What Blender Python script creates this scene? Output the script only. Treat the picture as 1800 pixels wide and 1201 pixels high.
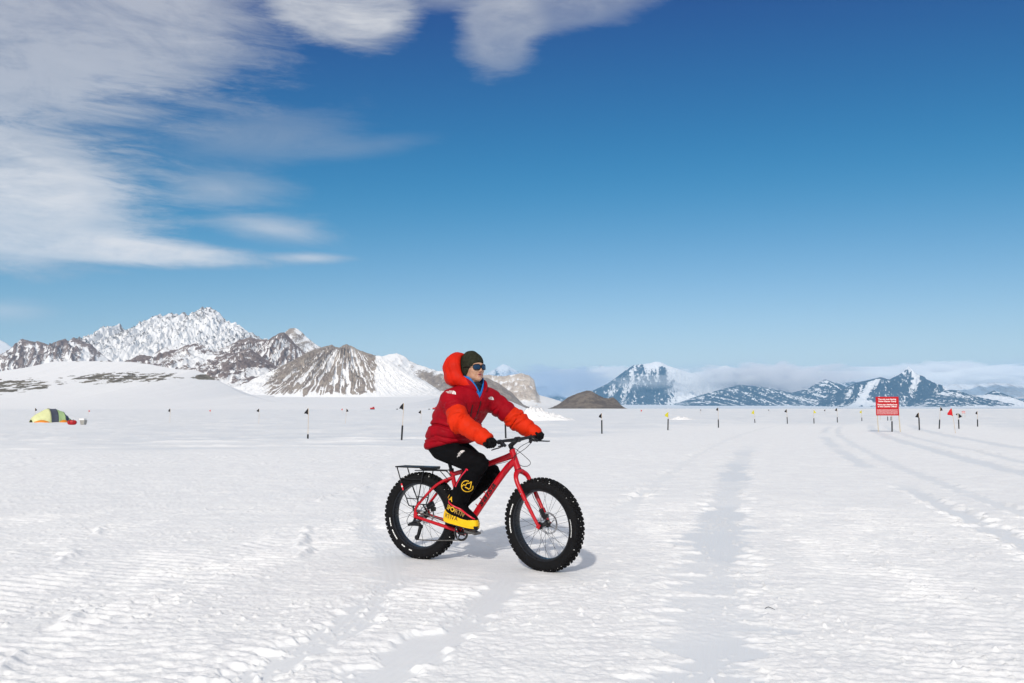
import bpy, bmesh, math, random
import numpy as np
from mathutils import Vector, Matrix, Quaternion
rad = math.radians
scene = bpy.context.scene
for o in list(bpy.data.objects):
    bpy.data.objects.remove(o)
COL = scene.collection

# ------------------------------------------------------------------ camera
cam = bpy.data.cameras.new('camera')
cam.sensor_width = 36.0
cam.lens = 30.0
cam.clip_start = 0.05
cam.clip_end = 200000
camo = bpy.data.objects.new('camera', cam)
COL.objects.link(camo)
camo.location = (0, 0, 1.30)
camo.rotation_euler = (rad(90 + 4.479), 0, 0)
scene.camera = camo

# ------------------------------------------------------------------ exposure, render
scene.view_settings.view_transform = 'Standard'
scene.view_settings.look = 'None'
scene.view_settings.gamma = 1.0
scene.view_settings.exposure = 0.0
scene.cycles.use_denoising = True
scene.cycles.max_bounces = 12
scene.cycles.diffuse_bounces = 3
scene.cycles.glossy_bounces = 3
scene.cycles.transmission_bounces = 4
scene.cycles.volume_bounces = 10
scene.cycles.transparent_max_bounces = 6

# ------------------------------------------------------------------ sun and sky
SUN_AZ, SUN_EL = 193.0, 30.0          # behind the camera, a little to the left
sun = bpy.data.lights.new('sun', 'SUN')
sun.energy = 3.1
sun.angle = rad(1.8)
sun.color = (1.0, 0.93, 0.83)
suno = bpy.data.objects.new('sun', sun)
COL.objects.link(suno)
sd = Vector((-math.sin(rad(SUN_AZ)) * math.cos(rad(SUN_EL)), -math.cos(rad(SUN_AZ)) * math.cos(rad(SUN_EL)), -math.sin(rad(SUN_EL))))
suno.rotation_euler = sd.to_track_quat('-Z', 'Y').to_euler()
suno.location = (0, 0, 50)


class X:
    """a socket with arithmetic, so that node trees read as formulas"""
    def __init__(s, nt, sock):
        s.nt, s.sock = nt, sock

    def _m(s, op, *a):
        n = s.nt.nodes.new('ShaderNodeMath')
        n.operation = op
        for i, v in enumerate((s,) + a):
            if isinstance(v, X):
                s.nt.links.new(v.sock, n.inputs[i])
            else:
                n.inputs[i].default_value = v
        return X(s.nt, n.outputs[0])

    def __add__(s, o): return s._m('ADD', o)
    def __radd__(s, o): return s._m('ADD', o)
    def __sub__(s, o): return s._m('SUBTRACT', o)
    def __rsub__(s, o): return (s * -1.0) + o
    def __mul__(s, o): return s._m('MULTIPLY', o)
    def __rmul__(s, o): return s._m('MULTIPLY', o)
    def __truediv__(s, o): return s._m('DIVIDE', o)
    def sqrt(s): return s._m('SQRT')
    def max(s, o): return s._m('MAXIMUM', o)
    def min(s, o): return s._m('MINIMUM', o)
    def abs(s): return s._m('ABSOLUTE')
    def pow(s, o): return s._m('POWER', o)
    def atan2(s, o): return s._m('ARCTAN2', o)
    def asin(s): return s._m('ARCSINE')

    def smooth(s, a, b, lo=0.0, hi=1.0):
        n = s.nt.nodes.new('ShaderNodeMapRange')
        n.interpolation_type = 'SMOOTHSTEP'
        s.nt.links.new(s.sock, n.inputs[0])
        for i, v in enumerate((a, b, lo, hi)):
            n.inputs[i + 1].default_value = v
        return X(s.nt, n.outputs[0])


def node(nt, kind, **kw):
    n = nt.nodes.new(kind)
    for k, v in kw.items():
        setattr(n, k, v)
    return n


def setin(nt, n, name, v):
    if isinstance(v, X):
        nt.links.new(v.sock, n.inputs[name])
    elif hasattr(v, 'is_output'):
        nt.links.new(v, n.inputs[name])
    else:
        n.inputs[name].default_value = v


def mixc(nt, fac, a, b, mode='MIX'):
    n = node(nt, 'ShaderNodeMix', data_type='RGBA', blend_type=mode)
    for sock, v in ((n.inputs[0], fac), (n.inputs[6], a), (n.inputs[7], b)):
        if isinstance(v, X):
            nt.links.new(v.sock, sock)
        elif hasattr(v, 'is_output'):
            nt.links.new(v, sock)
        else:
            sock.default_value = v if not isinstance(v, tuple) else (v + (1,))[:4]
    return n.outputs[2]


def noise(nt, vec, scale, detail=3.0, rough=0.55, out=0):
    n = node(nt, 'ShaderNodeTexNoise')
    n.inputs['Scale'].default_value = scale
    n.inputs['Detail'].default_value = detail
    n.inputs['Roughness'].default_value = rough
    if vec is not None:
        nt.links.new(vec, n.inputs['Vector'])
    return X(nt, n.outputs[out])


world = bpy.data.worlds.new('World')
scene.world = world
world.use_nodes = True
wt = world.node_tree
wt.nodes.clear()
SKY_STRENGTH = 0.10
sky = node(wt, 'ShaderNodeTexSky', sky_type='NISHITA')
sky.sun_disc = False
sky.sun_elevation = rad(SUN_EL)
sky.sun_rotation = rad(SUN_AZ)
sky.altitude = 700
sky.air_density = 1.0
sky.dust_density = 0.6
sky.ozone_density = 2.0
# cold dry air: take the warm veil out of the model sky, channel by channel
sc_ = node(wt, 'ShaderNodeSeparateColor')
wt.links.new(sky.outputs[0], sc_.inputs[0])
s_r, s_g, s_b = (X(wt, sc_.outputs[i]) for i in range(3))
s_r = s_r - 2.3
s_r = ((s_r * s_r + 0.25).sqrt() + s_r) * 0.68          # soft toe
s_g = ((s_g - 1.6) * 1.02).max(0.30)
s_b = ((s_b - 1.2) * 0.95).max(s_r * 0.88).max(0.80)
cc_ = node(wt, 'ShaderNodeCombineColor')
for i, v_ in enumerate((s_r, s_g, s_b)):
    wt.links.new(v_.sock, cc_.inputs[i])
tc = node(wt, 'ShaderNodeTexCoord')
sp = node(wt, 'ShaderNodeSeparateXYZ')
wt.links.new(tc.outputs['Generated'], sp.inputs[0])
dx, dy, dz = (X(wt, sp.outputs[i]) for i in range(3))
AZ = dx.atan2(dy) * 57.29578            # degrees, 0 = straight ahead (north)
EL = dz.asin() * 57.29578
mp = node(wt, 'ShaderNodeMapping')
mp.inputs['Scale'].default_value = (2.6, 2.6, 12.0)
mp.inputs['Rotation'].default_value = (0, rad(4), 0)
wt.links.new(tc.outputs['Generated'], mp.inputs[0])
streak = noise(wt, mp.outputs[0], 1.8, 9.0, 0.70)
streak.sock.node.inputs['Distortion'].default_value = 0.55
mp2 = node(wt, 'ShaderNodeMapping')
mp2.inputs['Scale'].default_value = (2.2, 2.2, 6.0)
wt.links.new(tc.outputs['Generated'], mp2.inputs[0])
puff = noise(wt, mp2.outputs[0], 2.4, 8.0, 0.66)
puff.sock.node.inputs['Distortion'].default_value = 0.8
mp3 = node(wt, 'ShaderNodeMapping')
mp3.inputs['Scale'].default_value = (5.0, 5.0, 30.0)
mp3.inputs['Rotation'].default_value = (0, rad(3), 0)
wt.links.new(tc.outputs['Generated'], mp3.inputs[0])
fibre = noise(wt, mp3.outputs[0], 2.2, 8.0, 0.68)
fibre.sock.node.inputs['Distortion'].default_value = 0.5


def cloud(az, el, ra, re, rot, inner, outer, amt, wob_s, wob_p):
    """an elliptic veil at azimuth/elevation (deg), soft between inner and outer, ragged by noise"""
    c, s = math.cos(rad(rot)), math.sin(rad(rot))
    a = AZ - az
    e = EL - el
    u = (a * c + e * s) * (1.0 / ra)
    v = (e * c - a * s) * (1.0 / re)
    r = (u * u + v * v).sqrt() + (streak - 0.5) * wob_s + (puff - 0.5) * wob_p + (fibre - 0.5) * 0.55
    return r.smooth(inner, outer, amt, 0.0)


#            az    el     ra    re    rot  in   out   amt  streak puff
CLOUDS = [(-36.0, 24.0, 20.5, 9.5, 0, 0.72, 1.12, 0.74, 0.20, 0.55),
          (-36.0, 12.4, 14.5, 5.0, 0, 0.60, 1.12, 0.92, 0.55, 0.60),
          (-27.0, 9.75, 12.2, 1.2, -1.0, 0.45, 1.02, 1.0, 0.60, 0.10),
          (-11.7, 25.5, 5.6, 2.7, -3, 0.62, 1.08, 0.95, 0.60, 0.35),
          (-0.8, 24.6, 3.4, 2.9, 12, 0.50, 1.08, 0.60, 1.00, 0.70),
          (4.6, 26.4, 8.5, 2.1, 10, 0.45, 1.08, 0.52, 1.00, 0.70),
          (-4.4, 26.6, 4.0, 1.2, 4, 0.2, 1.10, 0.50, 0.50, 0.20),
          (-17.0, 17.2, 8.0, 2.0, 8, 0.0, 1.2, 0.40, 1.50, 0.60),
          (-10.3, 17.0, 5.4, 0.9, 9, 0.0, 1.2, 0.24, 0.70, 0.20),
          (-19.5, 13.8, 5.5, 1.6, 3, 0.0, 1.2, 0.50, 1.50, 0.50),
          (-15.8, 11.6, 5.8, 1.1, -5, 0.0, 1.2, 0.60, 1.70, 0.30),
          (-13.6, 9.8, 3.2, 0.45, 1, 0.1, 1.2, 0.70, 1.20, 0.00),
          (-31.0, 5.6, 3.4, 0.9, 3, 0.0, 1.2, 0.40, 0.80, 0.20)]
keep = None
for c in CLOUDS:
    k = 1.0 - cloud(*c)
    keep = k if keep is None else keep * k
# out of view round the sky: added cloud veil, thickened to lighten the shadows
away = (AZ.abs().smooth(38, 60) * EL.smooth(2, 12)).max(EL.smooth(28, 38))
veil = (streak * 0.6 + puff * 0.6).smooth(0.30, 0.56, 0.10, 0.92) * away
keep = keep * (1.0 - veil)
# low bank lying behind the far range
bank = (EL + (puff - 0.5) * 2.6 + (streak - 0.5) * 0.8).smooth(1.6, 3.3, 0.80, 0.0) * AZ.smooth(-4.0, 1.0) * AZ.smooth(30.0, 60.0, 1.0, 0.35)
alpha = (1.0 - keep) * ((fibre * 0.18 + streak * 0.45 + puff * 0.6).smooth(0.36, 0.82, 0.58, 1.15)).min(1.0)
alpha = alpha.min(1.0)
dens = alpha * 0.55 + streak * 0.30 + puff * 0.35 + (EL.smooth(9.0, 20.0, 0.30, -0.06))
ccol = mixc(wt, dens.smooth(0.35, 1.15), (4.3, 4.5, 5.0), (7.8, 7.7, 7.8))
bcol = mixc(wt, (AZ + (puff - 0.5) * 14).smooth(3.0, 18.0), (3.4, 4.2, 5.3), (7.0, 7.1, 7.4))
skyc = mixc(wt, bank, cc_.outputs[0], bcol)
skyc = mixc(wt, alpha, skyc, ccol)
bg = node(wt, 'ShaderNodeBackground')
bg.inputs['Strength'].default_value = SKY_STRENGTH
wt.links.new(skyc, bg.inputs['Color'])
wo = node(wt, 'ShaderNodeOutputWorld')
wt.links.new(bg.outputs[0], wo.inputs['Surface'])


# ------------------------------------------------------------------ helpers
_rs = np.random.RandomState(7)
_perm = np.concatenate([_rs.permutation(4096)] * 2).astype(np.int32)
_ga = _rs.rand(4096) * 2 * math.pi
_gx = np.cos(_ga).astype(np.float32)
_gy = np.sin(_ga).astype(np.float32)


def perlin(x, y, seed=0):
    x = np.asarray(x, np.float32) + np.float32(seed * 13.37 % 61.0)
    y = np.asarray(y, np.float32) + np.float32(seed * 7.77 % 53.0)
    x, y = np.broadcast_arrays(x, y)
    fx = np.floor(x); fy = np.floor(y)
    ix = fx.astype(np.int32) & 4095
    iy = (fy.astype(np.int32) + seed * 101) & 4095
    fx = x - fx; fy = y - fy
    ux = fx * fx * fx * (fx * (fx * 6 - 15) + 10)
    uy = fy * fy * fy * (fy * (fy * 6 - 15) + 10)
    p0 = _perm[ix]; p1 = _perm[(ix + 1) & 4095]
    iy1 = (iy + 1) & 4095
    h = _perm[p0 + iy]; a = _gx[h] * fx + _gy[h] * fy
    h = _perm[p1 + iy]; b = _gx[h] * (fx - 1) + _gy[h] * fy
    h = _perm[p0 + iy1]; c = _gx[h] * fx + _gy[h] * (fy - 1)
    h = _perm[p1 + iy1]; d = _gx[h] * (fx - 1) + _gy[h] * (fy - 1)
    return (a + (b - a) * ux + (c - a) * uy + (a - b - c + d) * ux * uy) * np.float32(1.5)


def fbm(x, y, seed=0, octaves=4, gain=0.5, lac=2.03):
    v = 0; a = 1.0
    for k in range(octaves):
        v = v + a * perlin(x * lac ** k, y * lac ** k, seed + 17 * k)
        a *= gain
    return v


def ridged(x, y, seed=0, octaves=4, gain=0.5, lac=2.1):
    v = 0; a = 1.0; n = 0
    for k in range(octaves):
        v = v + a * (1 - 2 * np.abs(perlin(x * lac ** k, y * lac ** k, seed + 31 * k)))
        n += a
        a *= gain
    return v / n


def sstep(a, b, x):
    t = np.clip((x - a) / (b - a), 0, 1)
    return t * t * (3 - 2 * t)


def link(o, parent=None):
    COL.objects.link(o)
    if parent is not None:
        o.parent = parent
    return o


def grid_mesh(name, P, mat, attrs=None, kind=None, parent=None):
    """P is (rows, cols, 3)"""
    r, c, _ = P.shape
    me = bpy.data.meshes.new(name)
    idx = np.arange(r * c).reshape(r, c)
    q = np.stack([idx[:-1, :-1], idx[:-1, 1:], idx[1:, 1:], idx[1:, :-1]], -1).reshape(-1, 4)
    me.vertices.add(r * c)
    me.vertices.foreach_set('co', P.reshape(-1).astype(np.float32))
    me.loops.add(q.size)
    me.loops.foreach_set('vertex_index', q.reshape(-1).astype(np.int32))
    me.polygons.add(len(q))
    me.polygons.foreach_set('loop_start', np.arange(0, q.size, 4, dtype=np.int32))
    me.polygons.foreach_set('use_smooth', np.ones(len(q), bool))
    me.update(calc_edges=True)
    for k, v in (attrs or {}).items():
        at = me.attributes.new(k, 'FLOAT', 'POINT')
        at.data.foreach_set('value', np.asarray(v, np.float32).reshape(-1))
    me.materials.append(mat)
    o = bpy.data.objects.new(name, me)
    if kind:
        o['kind'] = kind
    return link(o, parent)


def mesh_obj(name, verts, faces, mat, parent=None, smooth=True):
    me = bpy.data.meshes.new(name)
    me.from_pydata([tuple(map(float, v)) for v in verts], [], [tuple(map(int, f)) for f in faces])
    me.update()
    if smooth:
        me.polygons.foreach_set('use_smooth', np.ones(len(me.polygons), bool))
    if mat is not None:
        me.materials.append(mat)
    return link(bpy.data.objects.new(name, me), parent)


def empty(name, loc=(0, 0, 0), rz=0.0):
    o = bpy.data.objects.new(name, None)
    o.empty_display_size = 0.2
    o.location = loc
    o.rotation_euler = (0, 0, rz)
    return link(o)


def tag(o, label, cat=None, group=None, kind=None):
    o['label'] = label
    if cat: o['category'] = cat
    if group: o['group'] = group
    if kind: o['kind'] = kind
    return o


def material(name):
    m = bpy.data.materials.new(name)
    m.use_nodes = True
    nt = m.node_tree
    bs = nt.nodes['Principled BSDF']
    return m, nt, bs


def plain(name, col, rough=0.5, metal=0.0, var=0.12, scale=30.0, bump=0.0, bscale=200.0, coat=0.0, spec=0.3, sheen=0.0):
    """a painted / woven / rubber surface: base colour with slight mottling and fine relief"""
    m, nt, bs = material(name)
    t = node(nt, 'ShaderNodeTexCoord')
    n = noise(nt, t.outputs['Object'], scale, 4.0, 0.6)
    c = mixc(nt, n.smooth(0.3, 0.7), tuple(v * (1 - var) for v in col), tuple(min(1.0, v * (1 + var)) for v in col))
    nt.links.new(c, bs.inputs['Base Color'])
    setin(nt, bs, 'Roughness', n.smooth(0.2, 0.8, max(0.03, rough - 0.08), min(1.0, rough + 0.08)))
    bs.inputs['Metallic'].default_value = metal
    bs.inputs['Coat Weight'].default_value = coat
    bs.inputs['Coat Roughness'].default_value = 0.12
    bs.inputs['Specular IOR Level'].default_value = spec
    bs.inputs['Sheen Weight'].default_value = sheen
    if bump:
        b = node(nt, 'ShaderNodeBump')
        b.inputs['Strength'].default_value = bump
        b.inputs['Distance'].default_value = 0.002
        nt.links.new(noise(nt, t.outputs['Object'], bscale, 3.0).sock, b.inputs['Height'])
        nt.links.new(b.outputs[0], bs.inputs['Normal'])
    return m


# ------------------------------------------------------------------ snow, rock
def snow_material():
    m, nt, bs = material('trodden_snow')
    g = node(nt, 'ShaderNodeNewGeometry')
    at = node(nt, 'ShaderNodeAttribute', attribute_name='packed')
    packed = X(nt, at.outputs['Fac'])
    n1 = noise(nt, g.outputs['Position'], 3.0, 4.0)
    base = mixc(nt, n1.smooth(0.35, 0.65), (0.86, 0.86, 0.87), (0.91, 0.91, 0.91))
    base = mixc(nt, packed, base, (0.785, 0.80, 0.82))
    nt.links.new(base, bs.inputs['Base Color'])
    setin(nt, bs, 'Roughness', packed.smooth(0, 1, 0.75, 0.5))
    bs.inputs['Specular IOR Level'].default_value = 0.25
    mpn = node(nt, 'ShaderNodeMapping')
    mpn.inputs['Scale'].default_value = (0.5, 1.4, 1.0)
    nt.links.new(g.outputs['Position'], mpn.inputs[0])
    h = noise(nt, mpn.outputs[0], 34.0, 6.0, 0.75) * 0.0065 + noise(nt, g.outputs['Position'], 75.0, 3.0, 0.6) * 0.0030 + noise(nt, mpn.outputs[0], 4.0, 3.0) * 0.006
    b = node(nt, 'ShaderNodeBump')
    b.inputs['Distance'].default_value = 1.0
    setin(nt, b, 'Strength', packed.smooth(0, 1, 0.85, 0.16))
    setin(nt, b, 'Height', h)
    nt.links.new(b.outputs[0], bs.inputs['Normal'])
    return m


def mountain_material(name, rock_a, rock_b, size, snow=(0.74, 0.74, 0.755), amp=1.5):
    """rock and snow told apart by the per-vertex 'rock' value, edges broken by noise of the given size (m)"""
    m, nt, bs = material(name)
    g = node(nt, 'ShaderNodeNewGeometry')
    at = node(nt, 'ShaderNodeAttribute', attribute_name='rock')
    r = X(nt, at.outputs['Fac'])
    n1 = noise(nt, g.outputs['Position'], 1.0 / size, 6.0, 0.72)
    n2 = noise(nt, g.outputs['Position'], 0.25 / size, 3.0)
    fac = (r + (n1 - 0.5) * amp).smooth(0.42, 0.58)
    rock = mixc(nt, (n2 + (n1 - 0.5) * 0.6).smooth(0.35, 0.65), rock_a, rock_b)
    nt.links.new(mixc(nt, fac, snow, rock), bs.inputs['Base Color'])
    bs.inputs['Roughness'].default_value = 0.85
    bs.inputs['Specular IOR Level'].default_value = 0.15
    b = node(nt, 'ShaderNodeBump')
    b.inputs['Distance'].default_value = size * 0.9
    setin(nt, b, 'Strength', fac * 0.75 + 0.12)
    setin(nt, b, 'Height', n1)
    nt.links.new(b.outputs[0], bs.inputs['Normal'])
    return m


# ------------------------------------------------------------------ ground: one sheet to the horizon
# wheel track of the road that runs away to the right (metres, x for a given y)
def road_x(y):
    return 0.94 + 0.25 * (y - 4) + 0.0014 * (y - 4) ** 2


def ground_height(x, y):
    d = np.hypot(x, y)
    near = 1 - sstep(22, 60, d)
    mid = 1 - sstep(120, 500, d)
    off = (x - road_x(np.clip(y, -50, 90))) * 0.968          # across the road
    along = y + 0.26 * x
    # where the snow has been driven on: broad on the right, near part only on the left
    edge = 24 + 5 * perlin(x * 0.12, y * 0.02, 5)
    worked = np.maximum(1 - sstep(edge, edge + 5, y), (1 - sstep(9, 13, np.abs(off - 3))) * (1 - sstep(60, 78, y)))
    h = 0.030 * fbm(x * 0.22, y * 0.22, 1, 3) * mid
    h = h + 0.10 * perlin(x * 0.02, y * 0.02, 2) * sstep(20, 60, d) * (1 - sstep(300, 1500, d))
    # churned surface
    rough = fbm(x * 1.5, y * 3.0, 11, 3) * 0.008 + (ridged(x * 3.4, y * 8.5, 12, 4, 0.66) - 0.2) * 0.0062 + (ridged(x * 13, y * 26, 13, 2, 0.6) - 0.2) * 0.0030 + fbm(x * 17, y * 21, 15, 3, 0.65) * 0.0042
    lump = np.maximum(0, fbm(x * 8, y * 15, 14, 3) - 0.20) * 0.012
    patch = sstep(-0.25, 0.35, fbm(x * 0.5, y * 0.35, 21, 2))
    h = h + worked * near * (rough + lump * (0.35 + 0.65 * patch))
    # cleat marks of tracked vehicles: ribs across the direction of travel
    wv = along + 0.10 * fbm(x * 0.9, y * 0.9, 31, 2)
    rib = 0.5 + 0.5 * np.cos(2 * np.pi * wv / 0.125 + 2.0 * perlin(x * 1.3, y * 0.5, 33))
    ribmask = sstep(-0.15, 0.25, perlin(off * 0.75, along * 0.10, 34)) * (0.35 + 0.65 * sstep(-0.3, 0.3, perlin(x * 1.5, y * 1.2, 35)))
    h = h + worked * near * 0.013 * (rib ** 1.5) * ribmask
    # second set, left field, crossing
    wl = y * 0.985 - 0.17 * x + 0.08 * fbm(x, y, 36, 2)
    rl = 0.5 + 0.5 * np.cos(2 * np.pi * wl / 0.115)
    lm = sstep(0.0, 0.3, perlin(x * 0.8 + 0.3 * y, y * 0.12, 37)) * sstep(1.0, -0.5, x)
    h = h + worked * near * 0.0075 * rl * lm
    packed = np.zeros_like(h)

    def strip(o, w, depth, amt, jag, seed, mask=1.0):
        """a smoothed band with ragged sides, let into the snow"""
        nonlocal h, packed
        r = np.abs(o) + jag * fbm(x * 1.1, along * 5.0, seed, 4, 0.6)
        m = (1 - sstep(w * 0.75, w * 1.15, r)) * mask * worked
        crumbs = np.maximum(0, perlin(x * 26, y * 26, seed + 5) - 0.42) * 0.05 * sstep(0.0, 0.4, perlin(o * 4.0, along * 0.9, seed + 6))
        h = h * (1 - m) + m * (-depth + 0.004 * fbm(x * 0.8, y * 0.8, seed + 3, 2) + 0.0012 * np.cos(o * 120) + crumbs)
        packed = np.maximum(packed, m * amt)

    gap = sstep(-0.42, -0.18, perlin(x * 0.4, y * 0.33 + 3.7, 41))
    strip(off + 0.06, 0.30, 0.012, 0.95, 0.22, 42, (1 - sstep(20, 34, y)) * (0.60 + 0.40 * gap))
    strip(off - 2.75, 0.22, 0.012, 0.75, 0.16, 45, sstep(5.5, 8, y) * sstep(-0.5, 0, perlin(x * .2, y * .1, 46)))
    strip(off - 3.5, 0.16, 0.012, 0.65, 0.14, 47, sstep(8, 12, y))
    strip(off - 5.6, 0.28, 0.020, 0.8, 0.14, 48, sstep(10, 14, y))
    strip(off - 6.7, 0.20, 0.018, 0.7, 0.14, 49, sstep(12, 16, y))
    strip(off - 8.6, 0.30, 0.020, 0.8, 0.16, 50, sstep(12, 16, y))
    strip(off + 1.3, 0.16, 0.02, 0.35, 0.14, 51, sstep(9, 14, y))
    # two bands that swing in from the left foreground
    lx = np.interp(y, [2.5, 4.0, 5.2, 6.6, 8.0, 9.2, 11.5, 13.7, 20], [-1.95, -1.30, -1.0, -0.90, -1.15, -1.55, -1.95, -2.25, -3.0])
    strip((x - lx) * 0.95, 0.14, 0.009, 0.6, 0.12, 55, 1 - sstep(7, 16, y) * 0.6)
    strip((x - lx - 0.55 - 0.12 * (y - 4)) * 0.9, 0.15, 0.009, 0.65, 0.10, 57, 1 - sstep(6.2, 8.2, y))
    # broken edges pushed up beside a few ruts: short steep steps that hold blue shade
    for (x0, y0, x1, y1, hh, sd_) in ((-2.75, 11.4, -2.15, 16.3, .075, 61), (-3.8, 7.2, -4.5, 9.6, .05, 62), (-2.25, 9.4, -1.85, 7.6, .06, 63), (-2.45, 4.0, -2.75, 5.6, .06, 64), (-5.3, 13.2, -3.6, 13.6, .06, 65), (-5.6, 12.8, -4.9, 15.0, .05, 66), (-0.3, 12.5, 0.6, 17.0, .03, 67)):
        L = math.hypot(x1 - x0, y1 - y0); ux, uy = (x1 - x0) / L, (y1 - y0) / L
        s = (x - x0) * ux + (y - y0) * uy
        o = -(x - x0) * uy + (y - y0) * ux + 0.07 * fbm(x * 3, y * 3, sd_, 3)
        m = sstep(-0.2, 0.25, s) * (1 - sstep(L - 0.25, L + 0.2, s)) * sstep(-0.35, 0.1, perlin(s * 1.7, o * 0, sd_ + 9))
        hh = hh * 0.45
        h = h + m * hh * (np.exp(-(o / 0.05) ** 2) + 0.5 * np.exp(-((o + 0.06) / 0.10) ** 2) * 0.5) - m * hh * 0.5 * np.exp(-((o - 0.09) / 0.06) ** 2)
    # loose clods
    cl = np.maximum(0, perlin(x * 21, y * 21, 71) - 0.50) * 0.06 * sstep(-0.1, 0.3, perlin(x * 0.9, y * 0.9, 72))
    h = h + near * worked * cl
    # untouched snow beyond: wind crust in long low streaks
    sast = np.maximum(0, fbm(x * 0.22, y * 0.75, 81, 4) - 0.22)
    h = h + (1 - worked) * sast * 0.11 * sstep(14, 30, d) * (1 - sstep(200, 600, d))
    packed = np.maximum(packed, (1 - worked) * (0.45 + 0.45 * sstep(0.15, -0.25, fbm(x * 0.10, y * 0.4, 83, 3))) * (1 - 0.8 * sstep(0.05, 0.25, sast)) * sstep(10, 25, d) * (1 - sstep(700, 1500, d)))
    # wheels press into flat, firm snow where the bicycle rolls
    k = np.exp(-(((x + 0.25) / 1.1) ** 2 + ((y - 7.25) / 0.8) ** 2) ** 2)
    h = h * (1 - 0.85 * k) + k * 0.0
    h = np.where(d > 3000, -2.0 * sstep(3000, 6000, d), h)
    return h, packed


def build_ground():
    ang = np.concatenate([np.linspace(-180, -46, 50)[:-1], np.linspace(-46, 46, 1000), np.linspace(46, 180, 50)[1:]])
    rr = np.concatenate([np.array([0.0, 1.0, 2.0]), np.geomspace(2.8, 12, 520)[:-1], np.geomspace(12, 40, 210)[:-1], np.geomspace(40, 400, 110)[:-1], np.geomspace(400, 46000, 40)])
    A, R_ = np.meshgrid(np.radians(ang), rr)
    x = R_ * np.sin(A); y = R_ * np.cos(A)
    h, packed = ground_height(x, y)
    P = np.stack([x, y, h], -1)[:, ::-1]
    o = grid_mesh('snow_ground', P, snow_material(), {'packed': packed[:, ::-1]}, 'structure')
    tag(o, 'flat white snow field scored by vehicle tracks')
    return o


build_ground()


# ------------------------------------------------------------------ mountains
def mountain(name, label, sk, mat, front, back, base, rockf, nx=300, nt=90, jag=6.0, rib=40.0, rf=1 / 160.0, skew=0.0, fan=None, power=1.25, apron=None, seed=0, scale=1.0, foot=None, gully=0.5, run=True, chutes=0.0, crag=14.0, craggy=0.35):
    D, pts = sk
    D *= scale
    xs = np.array([p[0] for p in pts], float) * scale
    zs = np.array([p[1] - 1.3 for p in pts], float) * scale + 1.3
    if run:                                          # let both ends run down under the snow
        xs = np.concatenate([[xs[0] - max(40, zs[0] * 1.5)], xs, [xs[-1] + max(40, zs[-1] * 1.5)]])
        zs = np.concatenate([[-8.0], zs, [-8.0]])
    x = np.linspace(xs[0], xs[-1], nx)
    c = np.interp(x, xs, zs) + jag * (0.5 * fbm(x * 48 / (xs[-1] - xs[0]), x * 0, seed, 4, 0.6) + 1.1 * (ridged(x * 30 / (xs[-1] - xs[0]), x * 0 + 0.3, seed + 2, 3, 0.6) - 0.35)) * sstep(0, 0.04, (x - xs[0]) / (xs[-1] - xs[0])) * sstep(1, 0.96, (x - xs[0]) / (xs[-1] - xs[0]))
    sf = np.linspace(0, 1, nt) ** 1.15
    sb = np.linspace(1, 0, nt // 4)[:-1]
    s = np.concatenate([sb, sf])
    side = np.concatenate([-np.ones(len(sb)), np.ones(len(sf))])
    S, Xg = np.meshgrid(s, x, indexing='ij')
    SD = np.repeat(side[:, None], nx, 1)
    C = np.repeat(c[None], len(s), 0)
    bz = base * scale
    q = Xg + skew * S * scale
    if fan:
        q = q * 0 + fan[0] * scale + (Xg - fan[0] * scale) / (0.35 + fan[1] * S)
    r = ridged(q * rf / scale, S * 0.9 + 3.3, seed + 5, 4, 0.55) + 0.35 * perlin(q * rf * 0.4 / scale, S * 1.2, seed + 8)
    # snow chutes: thin lines of fall, of two sizes, broken and of uneven width
    wob = 0.35 * fbm(Xg / scale / 55.0, S * 5.0, seed + 60, 3)
    p1 = perlin(q * rf * 1.15 / scale + wob, S * 0.45 + 1.7, seed + 50)
    p2 = perlin(q * rf * 2.9 / scale + wob, S * 0.8 + 5.1, seed + 53)
    g1 = np.exp(-(p1 / (0.085 + 0.06 * perlin(Xg / scale / 70.0, S * 3, seed + 56))) ** 2)
    g2 = np.exp(-(p2 / 0.12) ** 2) * sstep(-0.35, 0.25, perlin(Xg / scale / 45.0, S * 4, seed + 57))
    chute = np.maximum(g1, 0.8 * g2) * chutes * np.clip(S * 9, 0, 1)
    # crags: uneven relief of the face itself
    cs = front / 90.0
    cg = ridged(Xg / scale / 75.0 + 0.6 * wob, S * cs * 0.8, seed + 64, 5, 0.62)
    r = 0.72 * r + 0.28 * cg
    prof = (1 - S) ** power
    env = np.minimum(1, S * 5) * np.minimum(1, (1 - S) * 3)
    bz = np.minimum(bz, C - 2.0)
    tall = np.clip((C - bz) / (300 * scale), 0.15, 1.6)
    Z = bz + (C - bz) * prof + rib * scale * env * (r - gully) * tall + env * tall * scale * (crag * (cg - 0.3) - 0.28 * rib * chute)
    fr = front * scale * (1 + 0.15 * perlin(x / (front * scale) * 1.3, x * 0, seed + 3))[None]
    Y = D - np.where(SD > 0, S * fr, -S * back * scale)
    rock = rockf(Xg / scale, S, r, Z / scale, SD) - 1.25 * chute + craggy * (cg - 0.35)
    if apron:
        ya, za = apron
        na = 24
        t = np.linspace(0, 1, na + 1)[1:]
        XA = np.repeat(x[None], na, 0)
        Y0 = Y[-1]; Z0 = Z[-1]
        YA = Y0[None] + (ya * scale - Y0[None]) * t[:, None]
        ZA = za + (Z0[None] - za) * ((1 - t) ** 1.7)[:, None]
        Z = np.vstack([Z, ZA]); Y = np.vstack([Y, YA]); Xg = np.vstack([Xg, XA]); rock = np.vstack([rock, np.full(XA.shape, -1.0)])
    P = np.stack([Xg, Y, Z], -1)
    o = grid_mesh(name, P, mat, {'rock': rock}, 'structure')
    tag(o, label)
    return o


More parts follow.
